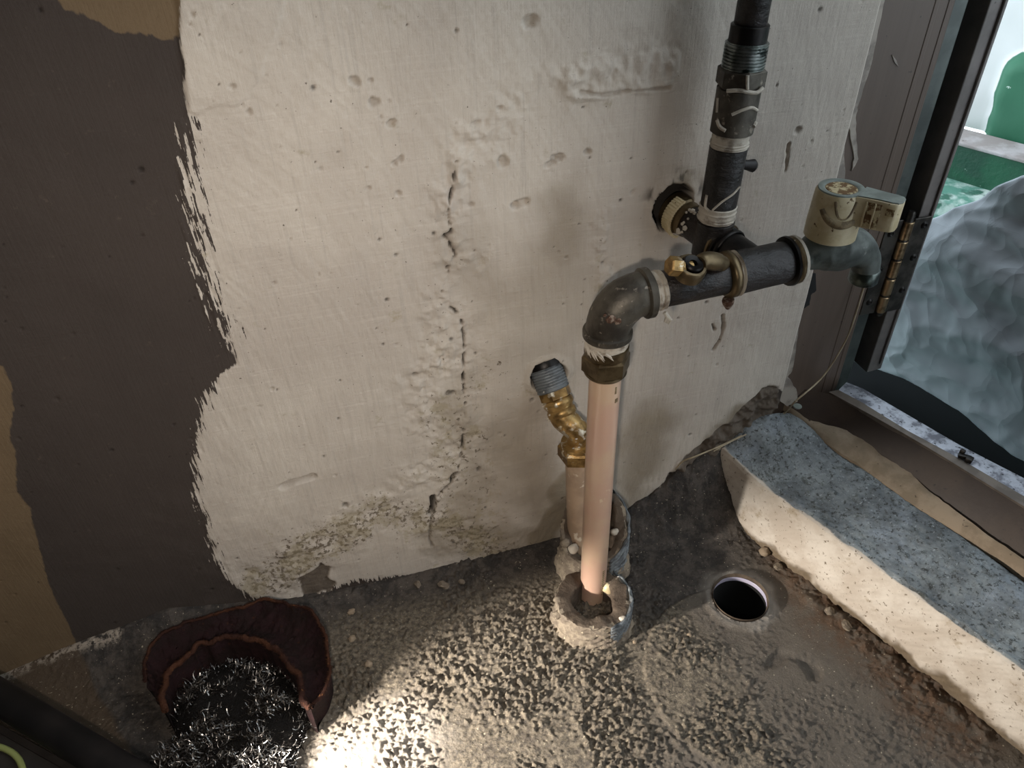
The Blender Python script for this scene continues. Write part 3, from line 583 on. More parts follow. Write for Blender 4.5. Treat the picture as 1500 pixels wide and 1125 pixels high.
# ------------------------------------------------------------------ OUTDOORS
def slab(name, poly, z0, z1, m_, label):
    bm = bmesh.new(); prism(bm, [tuple(p[:2]) for p in poly], z0, z1, .002); return tag(obj(name, bm, m_, None, False), label, kind='structure')
zs1 = .10
a1, a2 = F(1380, 200, zs1), F(1540, 243, zs1); e_ = (a2-a1)/np.linalg.norm(a2-a1); nn = np.array([-e_[1], e_[0], 0]); nn = nn if nn[0] > 0 else -nn
A1 = a1-e_*.5; A2 = a2+e_*1.2
zlow = PL(1400, 264, a1, nn)[2]
bk = F(1455, 186, zs1); dep = float(np.dot(bk-a1, nn)); print('outdoor', zlow, dep, a1, nn)
outd = thing('outdoor_stairs', 'green painted outdoor steps against a white wall', 'stairs')
def part_slab(name, poly, z0, z1, m_, parent, label=None, bev=.002):
    bm = bmesh.new(); prism(bm, [tuple(p[:2]) for p in poly], z0, z1, bev); return tag(obj(name, bm, m_, parent, False), label)
part_slab('step_riser', [A1, A2, A2+nn*(dep-.045), A1+nn*(dep-.045)], zlow-.3, zs1-.006, MT['ogreen'], outd, 'green painted step front')
part_slab('step_top', [A1-nn*.004, A2-nn*.004, A2+nn*(dep-.04), A1+nn*(dep-.04)], zs1-.006, zs1, MT['ostep'], outd, 'worn grey pink step top')
b0 = A1-nn*.09; b1 = A2-nn*.09
part_slab('lower_step', [b0, b1, b1+nn*.10, b0+nn*.10], zlow-.3, zlow, MT['oteal'], outd, 'lower step with white and teal paint')
c0 = b0-nn*.5; c1 = b1-nn*.5
slab('ground', [c0-np.array([.3, .3, 0]), c1-np.array([.3, 0, 0]), b1+nn*.6, b0+nn*.6], -.45, min(-.06, zlow-.03), MT['oteal'], 'teal painted yard ground')
# white wall with a green lower part that has an uneven upper edge
wp = a1+nn*dep
u_ = np.linspace(-.7, 1.4, 260); v_ = np.linspace(zs1-.01, 1.5, 200); UU, VV = np.meshgrid(u_, v_, indexing='ij')
gp = []
for px, py in [(1447, 185), (1449, 172), (1454, 160), (1458, 135), (1464, 118), (1470, 100), (1482, 84), (1500, 74)]:
    p = PL(px, py, wp, nn); gp.append((float(np.dot(p-wp, e_)), p[2]))
poly = gp+[(1.6, gp[-1][1]+.02), (1.6, -.2), (gp[0][0], -.2)]
sdg = sdpoly(UU, VV, poly)+.006*(fbm(UU, VV, 40, 3, 110)-.5)
bul = sst(-.004, .02, sdg)*.03+.004*(fbm(UU, VV, 30, 3, 111)-.5)
Pw = wp[None, None, :]+UU[..., None]*e_-nn*(bul[..., None]); Pw[..., 2] = VV
m = bpy.data.materials.new('outdoor_wall_paint'); m.use_nodes = True; nt = m.node_tree; B = nt.nodes['Principled BSDF']
oc = nt.nodes.new('ShaderNodeTexCoord').outputs['Object']
g_ = mixc(nt, noise(nt, oc, 14, 5, .6), hx('27634a'), hx('3f8062')); g_ = mixc(nt, ramp(nt, noise(nt, oc, 90, 3, .6), .70, .74), g_, hx('c0d8cc'))
nt.links.new(mixc(nt, ramp(nt, attr(nt, 'green'), -.001, .0015), hx('f0f2f2'), g_), B.inputs['Base Color']); B.inputs['Roughness'].default_value = .6
ow = gridmesh('outdoor_wall', Pw, dict(green=sdg), m); tag(ow, 'white outdoor wall with a green painted rounded foot', kind='structure')

# crumpled plastic sheet heaped outside, real lumpy body
nu, nv = 240, 170
pn = np.array([1, .2, 0.]); pc = np.array([.62, 0, 0])
lo_e = [PL(px, py, pc, pn) for px, py in [(1240, 530), (1290, 548), (1321, 560), (1345, 573), (1380, 597), (1400, 607), (1425, 627), (1460, 655), (1497, 680)]]
hi_e = [PL(px, py, pc, pn) for px, py in [(1240, 360), (1345, 326), (1420, 294), (1500, 258)]]
up_ = np.linspace(0, 1, nu); vp_ = np.linspace(0, 1, nv)
yy = np.linspace(lo_e[0][1], -.45, nu)
lz = np.interp(-yy, [-p[1] for p in lo_e]+[.5], [p[2] for p in lo_e]+[.0])
hz_ = np.interp(-yy, [-p[1] for p in hi_e]+[.25, .5], [p[2] for p in hi_e]+[.34, .30])
P = np.zeros((nu, nv, 3))
for i in range(nu):
    for j in range(nv):
        v = vp_[j]
        if v < .12: s = v/.12; x = .05*(1-s)**1.0+0; zz = lz[i]+.006*s*s; x = .045*(1-s)
        elif v < .62: s = (v-.12)/.5; x = -.018*math.sin(math.pi*s); zz = lz[i]+.006+(hz_[i]-lz[i]-.006)*s
        else: s = (v-.62)/.38; x = .30*s; zz = hz_[i]-.05*s*s*2.2
        P[i, j] = (.62-.2*yy[i]+x, yy[i], zz)
UU, VV = np.meshgrid(yy*1.0, vp_, indexing='ij'); ZZ = P[..., 2]+.6*P[..., 0]
wx = .05*(fbm(UU, ZZ, 8, 2, 123)-.5)
c1_ = np.abs(fbm(UU*.6+wx, ZZ*1.6, 11, 2, 120)-.5)*2; c2_ = np.abs(fbm(UU*.7+.5*ZZ+wx, ZZ, 30, 2, 121)-.5)*2; c3_ = np.abs(fbm(UU-.4*ZZ, ZZ, 75, 2, 122)-.5)*2
disp = -.016*c1_-.0070*c2_-.0010*c3_+.008
P[..., 0] -= disp*.95; P[..., 2] += disp*.35*sst(.3, .7, VV)
sh = gridmesh('plastic_sheet', P, {}, MT['sheet']); tag(sh, 'crumpled pale plastic sheet heaped outside the doorway', 'plastic sheet')
md = sh.modifiers.new('thickness', 'SOLIDIFY'); md.thickness = .0015; md.offset = -1
bm = bmesh.new(); prism(bm, [fp(-.2, .12), fp(1.0, .12), fp(1.0, .38), fp(-.2, .38)], -.05, -.035, .002)
tag(obj('floor_mat', bm, MT['mat_black'], None, False), 'black mat in the shade just outside the sill', 'mat')  # dark sheet put in for the shade below the sill

# ------------------------------------------------------------------ PLUMBING
ZP, DP = .309, .067
def P3(px, py, D=DP): p = W(px, py, D); return (p[0], p[1], p[2])
pipe = thing('water_pipe', 'old black wrapped iron water pipe with riser, tee and elbow on the white wall', 'pipe', (.24, -.03, .31))
ax = lambda x: (x, -DP, ZP+(x-.19)*.05)
# elbow
R0 = .0125; bm = bmesh.new(); cxe, cze = .186, .2845
pts = [ (.186+.004, -DP, ax(.19)[2])]+[(cxe-.0215*math.sin(t), -DP, cze+.0245*math.cos(t)) for t in np.linspace(0.05, math.pi/2, 12)]+[(.1645, -DP, .281)]
tube(bm, pts, [.0142]*1+[.0148]*3+[.0152]*6+[.0148]*4, 28); elb = tag(obj('elbow', bm, MT['iron'], pipe), 'grey malleable iron elbow with rust spots')
bm = bmesh.new(); lathe(bm, ax(.1865), ax(.3), [(0, .0150), (.0012, .0168), (.0052, .0168), (.0064, .0148)], 32); obj('elbow_band', bm, MT['iron'], elb)
bm = bmesh.new(); lathe(bm, (.1646, -DP, .2865), (.1646, -DP, .2), [(0, .0146), (.001, .0166), (.0048, .0166), (.0060, .0150)], 32); obj('elbow_band', bm, MT['iron'], elb)
# rust spots sit on the elbow surface facing the room
for q, (px, py, r) in enumerate([(895, 468, .0033), (907, 471, .0030), (886, 462, .0012)]):
    bm = bmesh.new(); c_ = Vector(P3(px, py, DP+.0142)); bmesh.ops.create_icosphere(bm, subdivisions=3, radius=r*.8)
    for v in bm.verts: v.co = Vector((v.co.x*(1+.4*random.random()), v.co.y*.35, v.co.z*(1+.3*random.random())))+c_
    obj('rust_spot', bm, MT['rust'], elb)
def taperoll(name, a, b, Ln, R, m_, parent, n=7, label=None):
    bm = bmesh.new(); pr = [(0, R*.86)]
    for i in range(n): pr.append((Ln*(i+.35)/n, R*(1+random.uniform(-.02, .05)))); pr.append((Ln*(i+.85)/n, R*(.965+random.uniform(-.02, .02))))
    pr.append((Ln, R*.86)); lathe(bm, a, b, pr, 30, jit=.05); return tag(obj(name, bm, m_, parent, True, 70), label)
taperoll('seal_tape', ax(.1925), ax(.3), .0085, .0132, MT['tape'], pipe)
taperoll('seal_tape', (.1645, -DP, .2815), (.1645, -DP, .2), .0075, .0138, MT['tape'], pipe)
for k in range(9):                                # loose ends of tape
    bm = bmesh.new(); a = random.uniform(0, 6.28); r = .0135; z0 = .2745+random.uniform(0, .002); tube(bm, [(.1645+r*math.cos(a), -DP+r*math.sin(a), z0), (.1645+(r+.001)*math.cos(a+.25), -DP+(r+.001)*math.sin(a+.25), z0-.002), (.1645+(r+.0012)*math.cos(a+.4), -DP+(r+.0012)*math.sin(a+.4), z0-.005)], [.0012, .001, .0004], 6); obj('tape_shred', bm, MT['tape'], pipe)
for k in range(4):
    bm = bmesh.new(); tube(bm, [(.198, -DP-.0125, .300), (.1995+.001*k, -DP-.0135, .297-.001*k), (.1985+.001*k, -DP-.013, .293-.0008*k)], [.0014, .0012, .0005], 6); obj('tape_shred', bm, MT['tape'], pipe)
# wrapped horizontal run and tee
bm = bmesh.new(); lathe(bm, ax(.200), ax(.3), [(0, .0112), (.001, .0119), (.012, .0123), (.026, .0124), (.0435, .0126), (.046, .0118)], 32, jit=.01)
obj('wrapped_pipe', bm, MT['wrapb'], pipe, True, 60)
bm = bmesh.new(); lathe(bm, ax(.2445), ax(.3), [(0, .0125), (.0008, .0150), (.0026, .0160), (.005, .0158), (.0066, .0146), (.0075, .0128)], 32, jit=.015); obj('band_ring', bm, MT['brassd'], pipe, True, 60)
taperoll('seal_tape', ax(.2505), ax(.3), .0035, .0148, MT['tape'], pipe, 3)
bm = bmesh.new(); lathe(bm, ax(.2525), ax(.35), [(0, .0128), (.001, .0146), (.010, .0144), (.020, .0142), (.034, .0142), (.0385, .0132)], 32); obj('tee', bm, MT['wrap'], pipe)
bm = bmesh.new(); lathe(bm, ax(.2895), ax(.35), [(0, .0135), (.0008, .0166), (.0024, .0170), (.0032, .0150), (.0036, .0148)], 32); obj('flange', bm, MT['darkiron'], pipe)
bm = bmesh.new(); lathe(bm, ax(.2928), ax(.35), [(0, .0150), (.001, .0158), (.0040, .0160), (.0052, .0150), (.006, .0125)], 32); obj('union_ring', bm, MT['brassd'], pipe)
bm = bmesh.new(); o_ = Vector(ax(.2961)); 
for k in range(16):
    t = math.radians(200+k*6); tt = math.radians(200+(k+1)*6)
    pass
lathe(bm, ax(.2955), ax(.35), [(0, .0148), (.0004, .0163), (.0024, .0163), (.003, .0150)], 32, jit=.02); tag(obj('washer_strip', bm, MT['tape'], pipe, True, 60), 'pale sealing washer')
# branch from the wall to the tee
wa = Vector(tuple(W(986, 306, -.012))); ta = Vector((.2675, -DP, ax(.2675)[2])); bd = (ta-wa).normalized(); LL = (ta-wa).length
pt = lambda s: tuple(wa+bd*s)
bm = bmesh.new(); lathe(bm, pt(0), pt(1), [(0, .0136), (.008, .0140), (.0125, .0142), (.0135, .0128), (.019, .0124)], 32, caps=(True, True)); obj('wall_socket', bm, MT['brassd'], pipe)
bm = bmesh.new()
for k in range(26):
    a = math.radians(110+k*8); c_ = Vector(pt(.0105)); o, x, y, zz = frame(pt(0), pt(1)); q = c_+(x*math.cos(a)+y*math.sin(a))*.0146; tube(bm, [q-zz*.005, q+zz*.0035+(x*math.cos(a)+y*math.sin(a))*.0006], [.0011, .0013], 6)
tag(obj('socket_rib', bm, MT['cream'], pipe), 'cream ribbed edge of the wall socket')
bm = bmesh.new(); lathe(bm, pt(.0175), pt(1), [(0, .0108), (.002, .0116), (LL-.040, .0118), (LL-.0385, .0116)], 28, jit=.015); obj('branch_pipe', bm, MT['wrapb'], pipe, True, 60)
bm = bmesh.new(); lathe(bm, pt(LL-.0395), pt(1), [(0, .0120), (.001, .0142), (.0045, .0146), (.0065, .0138), (.0105, .0140), (.0115, .0126), (.0345, .0128)], 32); obj('tee_neck', bm, MT['darkiron'], pipe)
for k in (0, 1):
    bm = bmesh.new(); lathe(bm, pt(LL-.034+.007*k), pt(1), [(0, .0138), (.0008, .0152-.0008*k), (.0024, .0152-.0008*k), (.0032, .0138)], 32); obj('neck_ring', bm, MT['brassd' if k == 0 else 'darkiron'], pipe)
# white paint drips
bm = bmesh.new()
for k in range(12):
    a = math.radians(150+random.uniform(-50, 60)); o, x, y, zz = frame(pt(0), pt(1)); q = Vector(pt(.019+random.uniform(0, .007)))+(x*math.cos(a)+y*math.sin(a))*.0118
    r = bmesh.ops.create_icosphere(bm, subdivisions=1, radius=random.uniform(.001, .0022))
    for v in r['verts']: v.co = v.co*1.0+q
obj('paint_drip', bm, MT['tape'], pipe)
# riser
rb = Vector(tuple(W(1046, 336, .031))); rt = Vector(tuple(W(1104, 8, .031))); rd = (rt-rb).normalized()
def rs(py):                                       # distance along the riser for a height in the picture
    lo, hi = -.03, .35
    for _ in range(40):
        mid = (lo+hi)/2; p = rb+rd*mid; c = RM.T @ (np.array(p)-CAM); yy_ = c[1]/c[2]*FP+562.5
        if yy_ > py: lo = mid
        else: hi = mid
    return lo
rp = lambda s: tuple(rb+rd*s)
def seg(name, y0, y1, R, m_, label=None, e=.0006, jit=0, prof=None, sg=30):
    s0, s1 = rs(y0), rs(y1); bm = bmesh.new(); Ln = s1-s0
    pr = prof(Ln) if prof else [(0, R*.93), (e, R), (Ln-e, R), (Ln, R*.93)]
    lathe(bm, rp(s0), rp(s0+1), pr, sg, jit=jit); return tag(obj(name, bm, m_, pipe, True, 50), label)
seg('riser_socket', 372, 322, .0128, MT['wrapb'], jit=.01)
s0 = rs(322); taperoll('seal_tape', rp(s0), rp(s0+1), rs(298)-s0, .0123, MT['tape'], pipe)
seg('wrapped_riser', 300, 214, .0120, MT['wrap'], 'black taped pipe of the riser', jit=.008)
s0 = rs(215); taperoll('seal_tape', rp(s0), rp(s0+1), rs(191)-s0, .0118, MT['tape'], pipe)
seg('riser_coupling', 193, 126, .0134, MT['iron'], 'dark grey coupling smeared with white paint', jit=.02)
s0 = rs(127); bm = bmesh.new(); hexnut(bm, rp(s0), rp(s0+1), rs(97)-s0, .0150, ph=.3); obj('hex_collar', bm, MT['iron'], pipe, False)
def thr(Ln):
    n = 8; pr = [(0, .0118)]
    for i in range(n): pr += [(Ln*(i+.25)/n, .0128), (Ln*(i+.6)/n, .0128), (Ln*(i+.75)/n, .0119), (Ln*(i+.98)/n, .0119)]
    return pr+[(Ln, .0118)]
seg('threaded_nipple', 99, 60, .0128, MT['chrome'], 'bare ribbed thread', prof=thr)
seg('upper_valve', 62, 34, .0112, MT['darkiron']); s0 = rs(36); bm = bmesh.new(); lathe(bm, rp(s0), rp(s0+1), [(0, .0088), (.001, .0095), (1.2, .0095)], 24); obj('upper_pipe', bm, MT['wrap'], pipe)
# smears of white paint on the riser and the strand of tape
def onpipe(c0, dirv, px0, R, m_, name, pts, r, label=None):
    bm = bmesh.new(); tube(bm, spline(pts, 6), r, 8); return tag(obj(name, bm, m_, pipe), label)
def rpt(py, a, R):                                 # a: angle round the riser, 0 faces the room
    q = rb+rd*rs(py); o, x, y, zz = frame(rp(0), rp(1)); f_ = Vector((-.30, -.92, .25)); f_ = (f_-zz*f_.dot(zz)).normalized(); s_2 = zz.cross(f_)
    return tuple(q+(f_*math.cos(a)+s_2*math.sin(a))*R)
for lst, r in [([(298, -.5, .0122), (285, -.1, .0122), (274, .45, .0124), (266, .9, .0124)], .0007), ([(158, -.35, .0138), (150, .1, .0139), (148, .5, .0139), (155, .95, .0138)], .0010),
               ([(125, -.7, .0150), (122, -.2, .0148), (126, .5, .0148), (122, .9, .0148)], .0012), ([(100, .0, .0150), (112, .05, .0150), (120, .1, .0148)], .0010), ([(170, -1.0, .0138), (178, -.8, .0138), (182, -.5, .0138)], .0012),
               ([(140, -1.2, .0138), (150, -1.15, .0138), (160, -1.1, .0138)], .0008), ([(178, .9, .0138), (174, 1.1, .0138)], .0014), ([(280, -1.0, .0121), (296, -.95, .0125), (300, -.7, .0125)], .0010)]:
    bm = bmesh.new(); tube(bm, spline([rpt(*p) for p in lst], 6), r, 8); obj('paint_smear', bm, MT['tape'], pipe)
# rubber tail behind the riser
bm = bmesh.new(); a, b = Vector(W(1078, 240, .028)), Vector(W(1106, 243, .028)); tube(bm, [a, a+(b-a)*.6, a+(b-a)*.9, b], [.0028, .0034, .0044, .0032], 12); obj('tape_tail', bm, MT['hose'], pipe)
# little drain cock lying on the run
vk = Vector(P3(1012, 392, DP+.012)); tilt = Vector((.12, -.35, .93)).normalized()
bm = bmesh.new(); lathe(bm, tuple(vk-tilt*.007), tuple(vk+tilt), [(0, .0085), (.001, .0098), (.008, .0100), (.0095, .0090), (.0097, .0074), (.0035, .0070)], 28, caps=(True, False)); ck = obj('drain_cock', bm, MT['brassd'], pipe)
bm = bmesh.new(); lathe(bm, tuple(vk-tilt*.006), tuple(vk+tilt), [(0, .006), (.0102, .0066), (.0112, .0058), (.0105, .0026), (.008, .0024)], 24); obj('cock_screw', bm, MT['darkiron'], ck)
a = Vector(P3(979, 389, DP+.012)); bm = bmesh.new(); ddd = (vk-a).normalized(); hexnut(bm, tuple(a), tuple(a+ddd), .0085, .0062); lathe(bm, tuple(a+ddd*.008), tuple(a+ddd*1.008), [(0, .0042), (.008, .0042)], 16); obj('cock_nut', bm, MT['brass'], ck, False)
a = Vector(P3(1052, 384, DP+.008)); bm = bmesh.new(); tube(bm, spline([tuple(vk+Vector((.006, 0, .002))), tuple((vk+a)/2+Vector((0, 0, .003))), tuple(a), tuple(a+Vector((.006, .001, -.004)))], 5), [.0045, .005, .0052, .0054, .0055, .0056, .0058, .006, .006, .006, .0056, .0052, .005, .005, .0045, .0035], 14); obj('cock_arm', bm, MT['brassd'], ck)
# rusty drip of sealant below the band
bm = bmesh.new(); tube(bm, spline([ax(.2475)[:1]+(-DP-.006, ZP-.0125), (.2480, -DP-.006, ZP-.018), (.2500, -DP-.004, ZP-.022)], 5), [.004, .0042, .004, .0036, .003, .0025, .002, .0017, .0012, .0008, .0004], 10); obj('sealant_drip', bm, MT['rust'], pipe)

# ---- faucet
tap = thing('faucet', 'cream handled wall tap with dull grey metal spout at the pipe end', 'tap', (.318, -DP, .318))
bm = bmesh.new(); pts = spline([(.2975, -DP, .3145), (.304, -DP, .3155), (.315, -DP, .3185), (.328, -DP-.001, .3185), (.340, -DP-.002, .3165), (.3495, -DP-.004, .309), (.3525, -DP-.005, .2985)], 8)
n = len(pts); rr = np.interp(np.linspace(0, 6, n), [0, 1, 2, 3, 4, 5, 6], [.0085, .0098, .0145, .0160, .0138, .0100, .0092]); tube(bm, pts, list(rr), 30)
obj('tap_body', bm, MT['zinc'], tap)
bm = bmesh.new(); lathe(bm, (.3525, -DP-.005, .3005), (.3527, -DP-.0055, .2), [(0, .0090), (.001, .0098), (.0095, .0099), (.0105, .0092), (.0105, .0070), (.004, .0068)], 30, caps=(True, False)); obj('spout_ring', bm, MT['chrome'], tap)
hx0, hy0 = .3195, -DP
bm = bmesh.new(); lathe(bm, (hx0, hy0, .3285), (hx0, hy0, 1), [(0, .0155), (.0006, .0165), (.011, .0165), (.016, .0162), (.025, .0158), (.0310, .0154), (.033, .0145)], 44)
hub = tag(obj('handle_hub', bm, MT['cream'], tap), 'cream plastic handle hub with brown stains')
zt = .3285+.0330
bm = bmesh.new(); lathe(bm, (hx0, hy0, zt-.0004), (hx0, hy0, 1), [(0, .0145), (.0012, .0141), (.0016, .0122), (.0006, .0100), (.0002, .0098)], 40); obj('hub_cap', bm, MT['creamtop'], hub)
bm = bmesh.new(); lathe(bm, (hx0, hy0, zt-.0002), (hx0, hy0, 1), [(0, .0098), (.0006, .0094)], 30); tag(obj('cap_disc', bm, MT['rusty'], hub), 'brown worn disc on the hub')
# lever pointing right and toward the room
e1 = np.array(F(1325, 297, zt)); hd = Vector((e1[0]-hx0, e1[1]-hy0, 0)); LLv = hd.length; hd.normalize(); sd_ = Vector((-hd.y, hd.x, 0))
def lev(u, v): return Vector((hx0, hy0, 0))+hd*u+sd_*v
outl = [(.0118, .0093), (.0135, .0090), (.018, .0082), (.026, .0076), (LLv-.006, .0078), (LLv-.002, .0066), (LLv, .003)]
pl_ = [lev(u, v) for u, v in outl]+[lev(u, -v) for u, v in outl[::-1]]
bm = bmesh.new(); prism(bm, [(p.x, p.y) for p in pl_], zt-.0185, zt+.0006, .0012); lv = obj('lever', bm, MT['cream'], tap, True, 30)
ins = [lev(u, v*.86) for u, v in [(.0128, .0098)]+outl[2:]]+[lev(u, -v*.86) for u, v in outl[:1:-1]+[(.0128, .0098)]]
bm = bmesh.new(); prism(bm, [(p.x, p.y) for p in ins], zt+.0003, zt+.0014, .0004); obj('lever_top', bm, MT['creamtop'], lv, False)
for k in range(3):                                # raised ribs of the grip, stained between
    u = LLv-.0245+k*.0052; sgn = -1 if (sd_.y > 0) else 1
    bm = bmesh.new(); c_ = lev(u, sgn*.0080); box(bm, (c_.x, c_.y, zt-.0095), (.0010, .0018, .0165), .0004, Matrix.Rotation(math.atan2(hd.y, hd.x), 3, 'Z')); obj('grip_rib', bm, MT['cream'], lv)
sgn = -1 if (sd_.y > 0) else 1
for u, wd, zc, hh in [(LLv-.0185, .0165, zt-.0095, .0165), (LLv-.0330, .0100, zt-.0025, .0035), (LLv-.0050, .0050, zt-.0050, .0045)]:
    bm = bmesh.new(); c_ = lev(u, sgn*.00785); box(bm, (c_.x, c_.y, zc), (wd, .0006, hh), .0002, Matrix.Rotation(math.atan2(hd.y, hd.x), 3, 'Z')); tag(obj('rust_stain', bm, MT['rusty'], lv), 'rusty stain on the lever')
# U shaped moulding on the hub front and its dark groove
bm = bmesh.new(); R_ = .0158; pts = []
for t in np.linspace(-1, 1, 25):
    a = -math.pi/2-.35+ t*.42; zz = zt-.0025-.0115*(1-abs(t)**2.6); pts.append((hx0+R_*.965*math.cos(a), hy0+R_*.965*math.sin(a), zz))
tube(bm, pts, .0011, 8); tag(obj('groove', bm, MT['grime'], hub), 'dark U shaped groove')
bm = bmesh.new(); pts = []
for t in np.linspace(-1, 1, 25):
    a = -math.pi/2-.35+t*.9; zz = zt-.0095-.0085*(1-abs(t)**2.4); pts.append((hx0+R_*.955*math.cos(a), hy0+R_*.955*math.sin(a), zz))
tube(bm, pts, [.0020+.0012*(1-abs(t)) for t in np.linspace(-1, 1, 25)], 10); tag(obj('grime_band', bm, MT['grime'], hub), 'brown grime below the groove')
bm = bmesh.new(); a = -math.pi/2+.42; box(bm, (hx0+.0158*math.cos(a), hy0+.0158*math.sin(a), .3445), (.0012, .0012, .030), .0003, Matrix.Rotation(a, 3, 'Z')); tag(obj('seam', bm, MT['grime'], hub), 'brown seam line')

# ---- long plastic pipe with its compression nut
px1 = thing('plastic_pipe', 'long pinkish yellow plastic pipe running down into the front mortar collar', 'pipe', (.1652, -DP, .0))
bm = bmesh.new(); tube(bm, [(.1650, -DP, .268), (.1648, -DP, .18), (.1650, -DP-.0005, .09), (.1655, -DP-.0008, -.02)], .0112, 36); obj('pipe_tube', bm, MT['pex'], px1)
bm = bmesh.new(); lathe(bm, (.1646, -DP, .2745), (.1646, -DP, 0), [(0, .0125), (.001, .0150), (.0065, .0152), (.0085, .0138)], 32); nt1 = tag(obj('nut_collar', bm, MT['brassd'], px1), 'dull brass collar')
bm = bmesh.new(); hexnut(bm, (.1646, -DP, .2670), (.1646, -DP, 0), .0145, .0168, ph=.15); tag(obj('compression_nut', bm, MT['brassd'], px1, False), 'dull brass six-sided nut')
bm = bmesh.new(); lathe(bm, (.1646, -DP, .2535), (.1646, -DP, 0), [(0, .0146), (.0015, .0150), (.0030, .0140), (.0034, .0118)], 32); obj('nut_lip', bm, MT['brassd'], px1)
# printed marks
for (px, py, w_, h_) in [(900, 585, .0026, .0035), (899, 570, .0014, .006), (872, 862, .004, .0010), (866, 856, .003, .0009)]:
    p = W(px, py, DP+.0085); bm = bmesh.new(); a = math.atan2(p[1]+DP, p[0]-.165); q = (.165+.01125*math.cos(a), -DP+.01125*math.sin(a), p[2])
    box(bm, q, (w_, .0004, h_), .0001, Matrix.Rotation(a+math.pi/2, 3, 'Z')); tag(obj('printed_mark', bm, MT['grime'], px1, False), 'faded brown print')
bm = bmesh.new()
for k in range(13):
    a = -math.pi/2+.42; q = (.1653+.0113*math.cos(a), -DP-.0006+.0113*math.sin(a), .012+k*.0026); box(bm, q, (.0024, .0004, .0012), .0001, Matrix.Rotation(a+math.pi/2, 3, 'Z'))
tag(obj('printed_text', bm, MT['grime'], px1, False), 'line of tiny unreadable print')

# ---- brass elbow fitting with its short pipe
bf = thing('brass_wall_fitting', 'shiny brass elbow from a grey wall socket feeding the short pale pipe behind', 'pipe fitting', (.15, -.02, .18))
fa = Vector((.1435, .006, .2105)); fb = Vector(W(832, 628, .026)); fd = (fb-fa).normalized(); q_ = lambda s: tuple(fa+fd*s)
bm = bmesh.new(); pr = [(0, .0128)]
for i in range(9): pr += [(.0022*i+.0005, .0134), (.0022*i+.0013, .0134), (.0022*i+.0017, .0127)]
pr += [(.0215, .0134), (.0225, .0122)]
lathe(bm, q_(0), q_(1), pr, 36); obj('wall_adapter', bm, MT['adapter'], bf, True, 30)
bm = bmesh.new(); lathe(bm, q_(-.002), q_(1), [(0, .0140), (.003, .0148), (.0050, .0146), (.0055, .0128)], 32); obj('adapter_ring', bm, MT['darkiron'], bf)
bm = bmesh.new(); hexnut(bm, q_(.0215), q_(1), .0085, .0130, ph=.2); obj('hex_shoulder', bm, MT['brass'], bf, False)
s1_ = .0295; bm = bmesh.new(); lathe(bm, q_(s1_), q_(1), [(0, .0108), (.0015, .0122), (.005, .0124), (.0065, .0110), (.0085, .0106), (.0095, .0118), (.0135, .0120), (.015, .0104), (.0165, .0100)], 32, jit=.015); obj('fitting_body', bm, MT['brass'], bf, True, 50)
top2 = Vector((.1615, -.0285, .148)); e0 = Vector(q_(.044))
bm = bmesh.new(); pts = spline([tuple(e0-fd*.002), tuple(e0+fd*.003), tuple(Vector((.1605, -.0285, .1635))), tuple(top2)], 8); tube(bm, pts, list(np.interp(np.linspace(0, 1, len(pts)), [0, .3, .7, 1], [.0106, .0106, .0098, .0085])), 28); obj('fitting_elbow', bm, MT['brass'], bf)
bm = bmesh.new()
for k in range(60):
    s = random.uniform(.028, .052); a = random.uniform(math.pi*.85, math.pi*2.1); o, x, y, zz = frame(q_(0), q_(1)); q = Vector(q_(s))+(x*math.cos(a)+y*math.sin(a))*random.uniform(.0112, .0122)
    if s > .046: q = Vector((.1605, -.0285, .158))+Vector((random.uniform(-.007, .007), -.0095, random.uniform(-.006, .008)))
    r = bmesh.ops.create_icosphere(bm, subdivisions=1, radius=random.uniform(.0006, .0018))
    for v in r['verts']: v.co = Vector((v.co.x, v.co.y*.5, v.co.z*.7))+q
tag(obj('tape_flake', bm, MT['tape'], bf), 'white scraps of sealing tape', kind='stuff')
bm = bmesh.new(); lathe(bm, tuple(top2+Vector((0, 0, .0045))), tuple(top2-Vector((0, 0, 1))), [(0, .0090), (.0004, .0138), (.0030, .0142), (.0045, .0130), (.0075, .0132)], 32); obj('nut_washer', bm, MT['brass'], bf)
bm = bmesh.new(); hexnut(bm, tuple(top2+Vector((0, 0, .0008))), tuple(top2-Vector((-.02, 0, 1))), .0135, .0166, ph=.35); obj('compression_nut', bm, MT['brass'], bf, False)
bm = bmesh.new(); tube(bm, [(.1615, -.0285, .137), (.1640, -.0275, .08), (.1672, -.0255, .01), (.168, -.025, -.01)], .0103, 32); tag(obj('short_pipe', bm, MT['pex2'], bf), 'short pale plastic pipe')

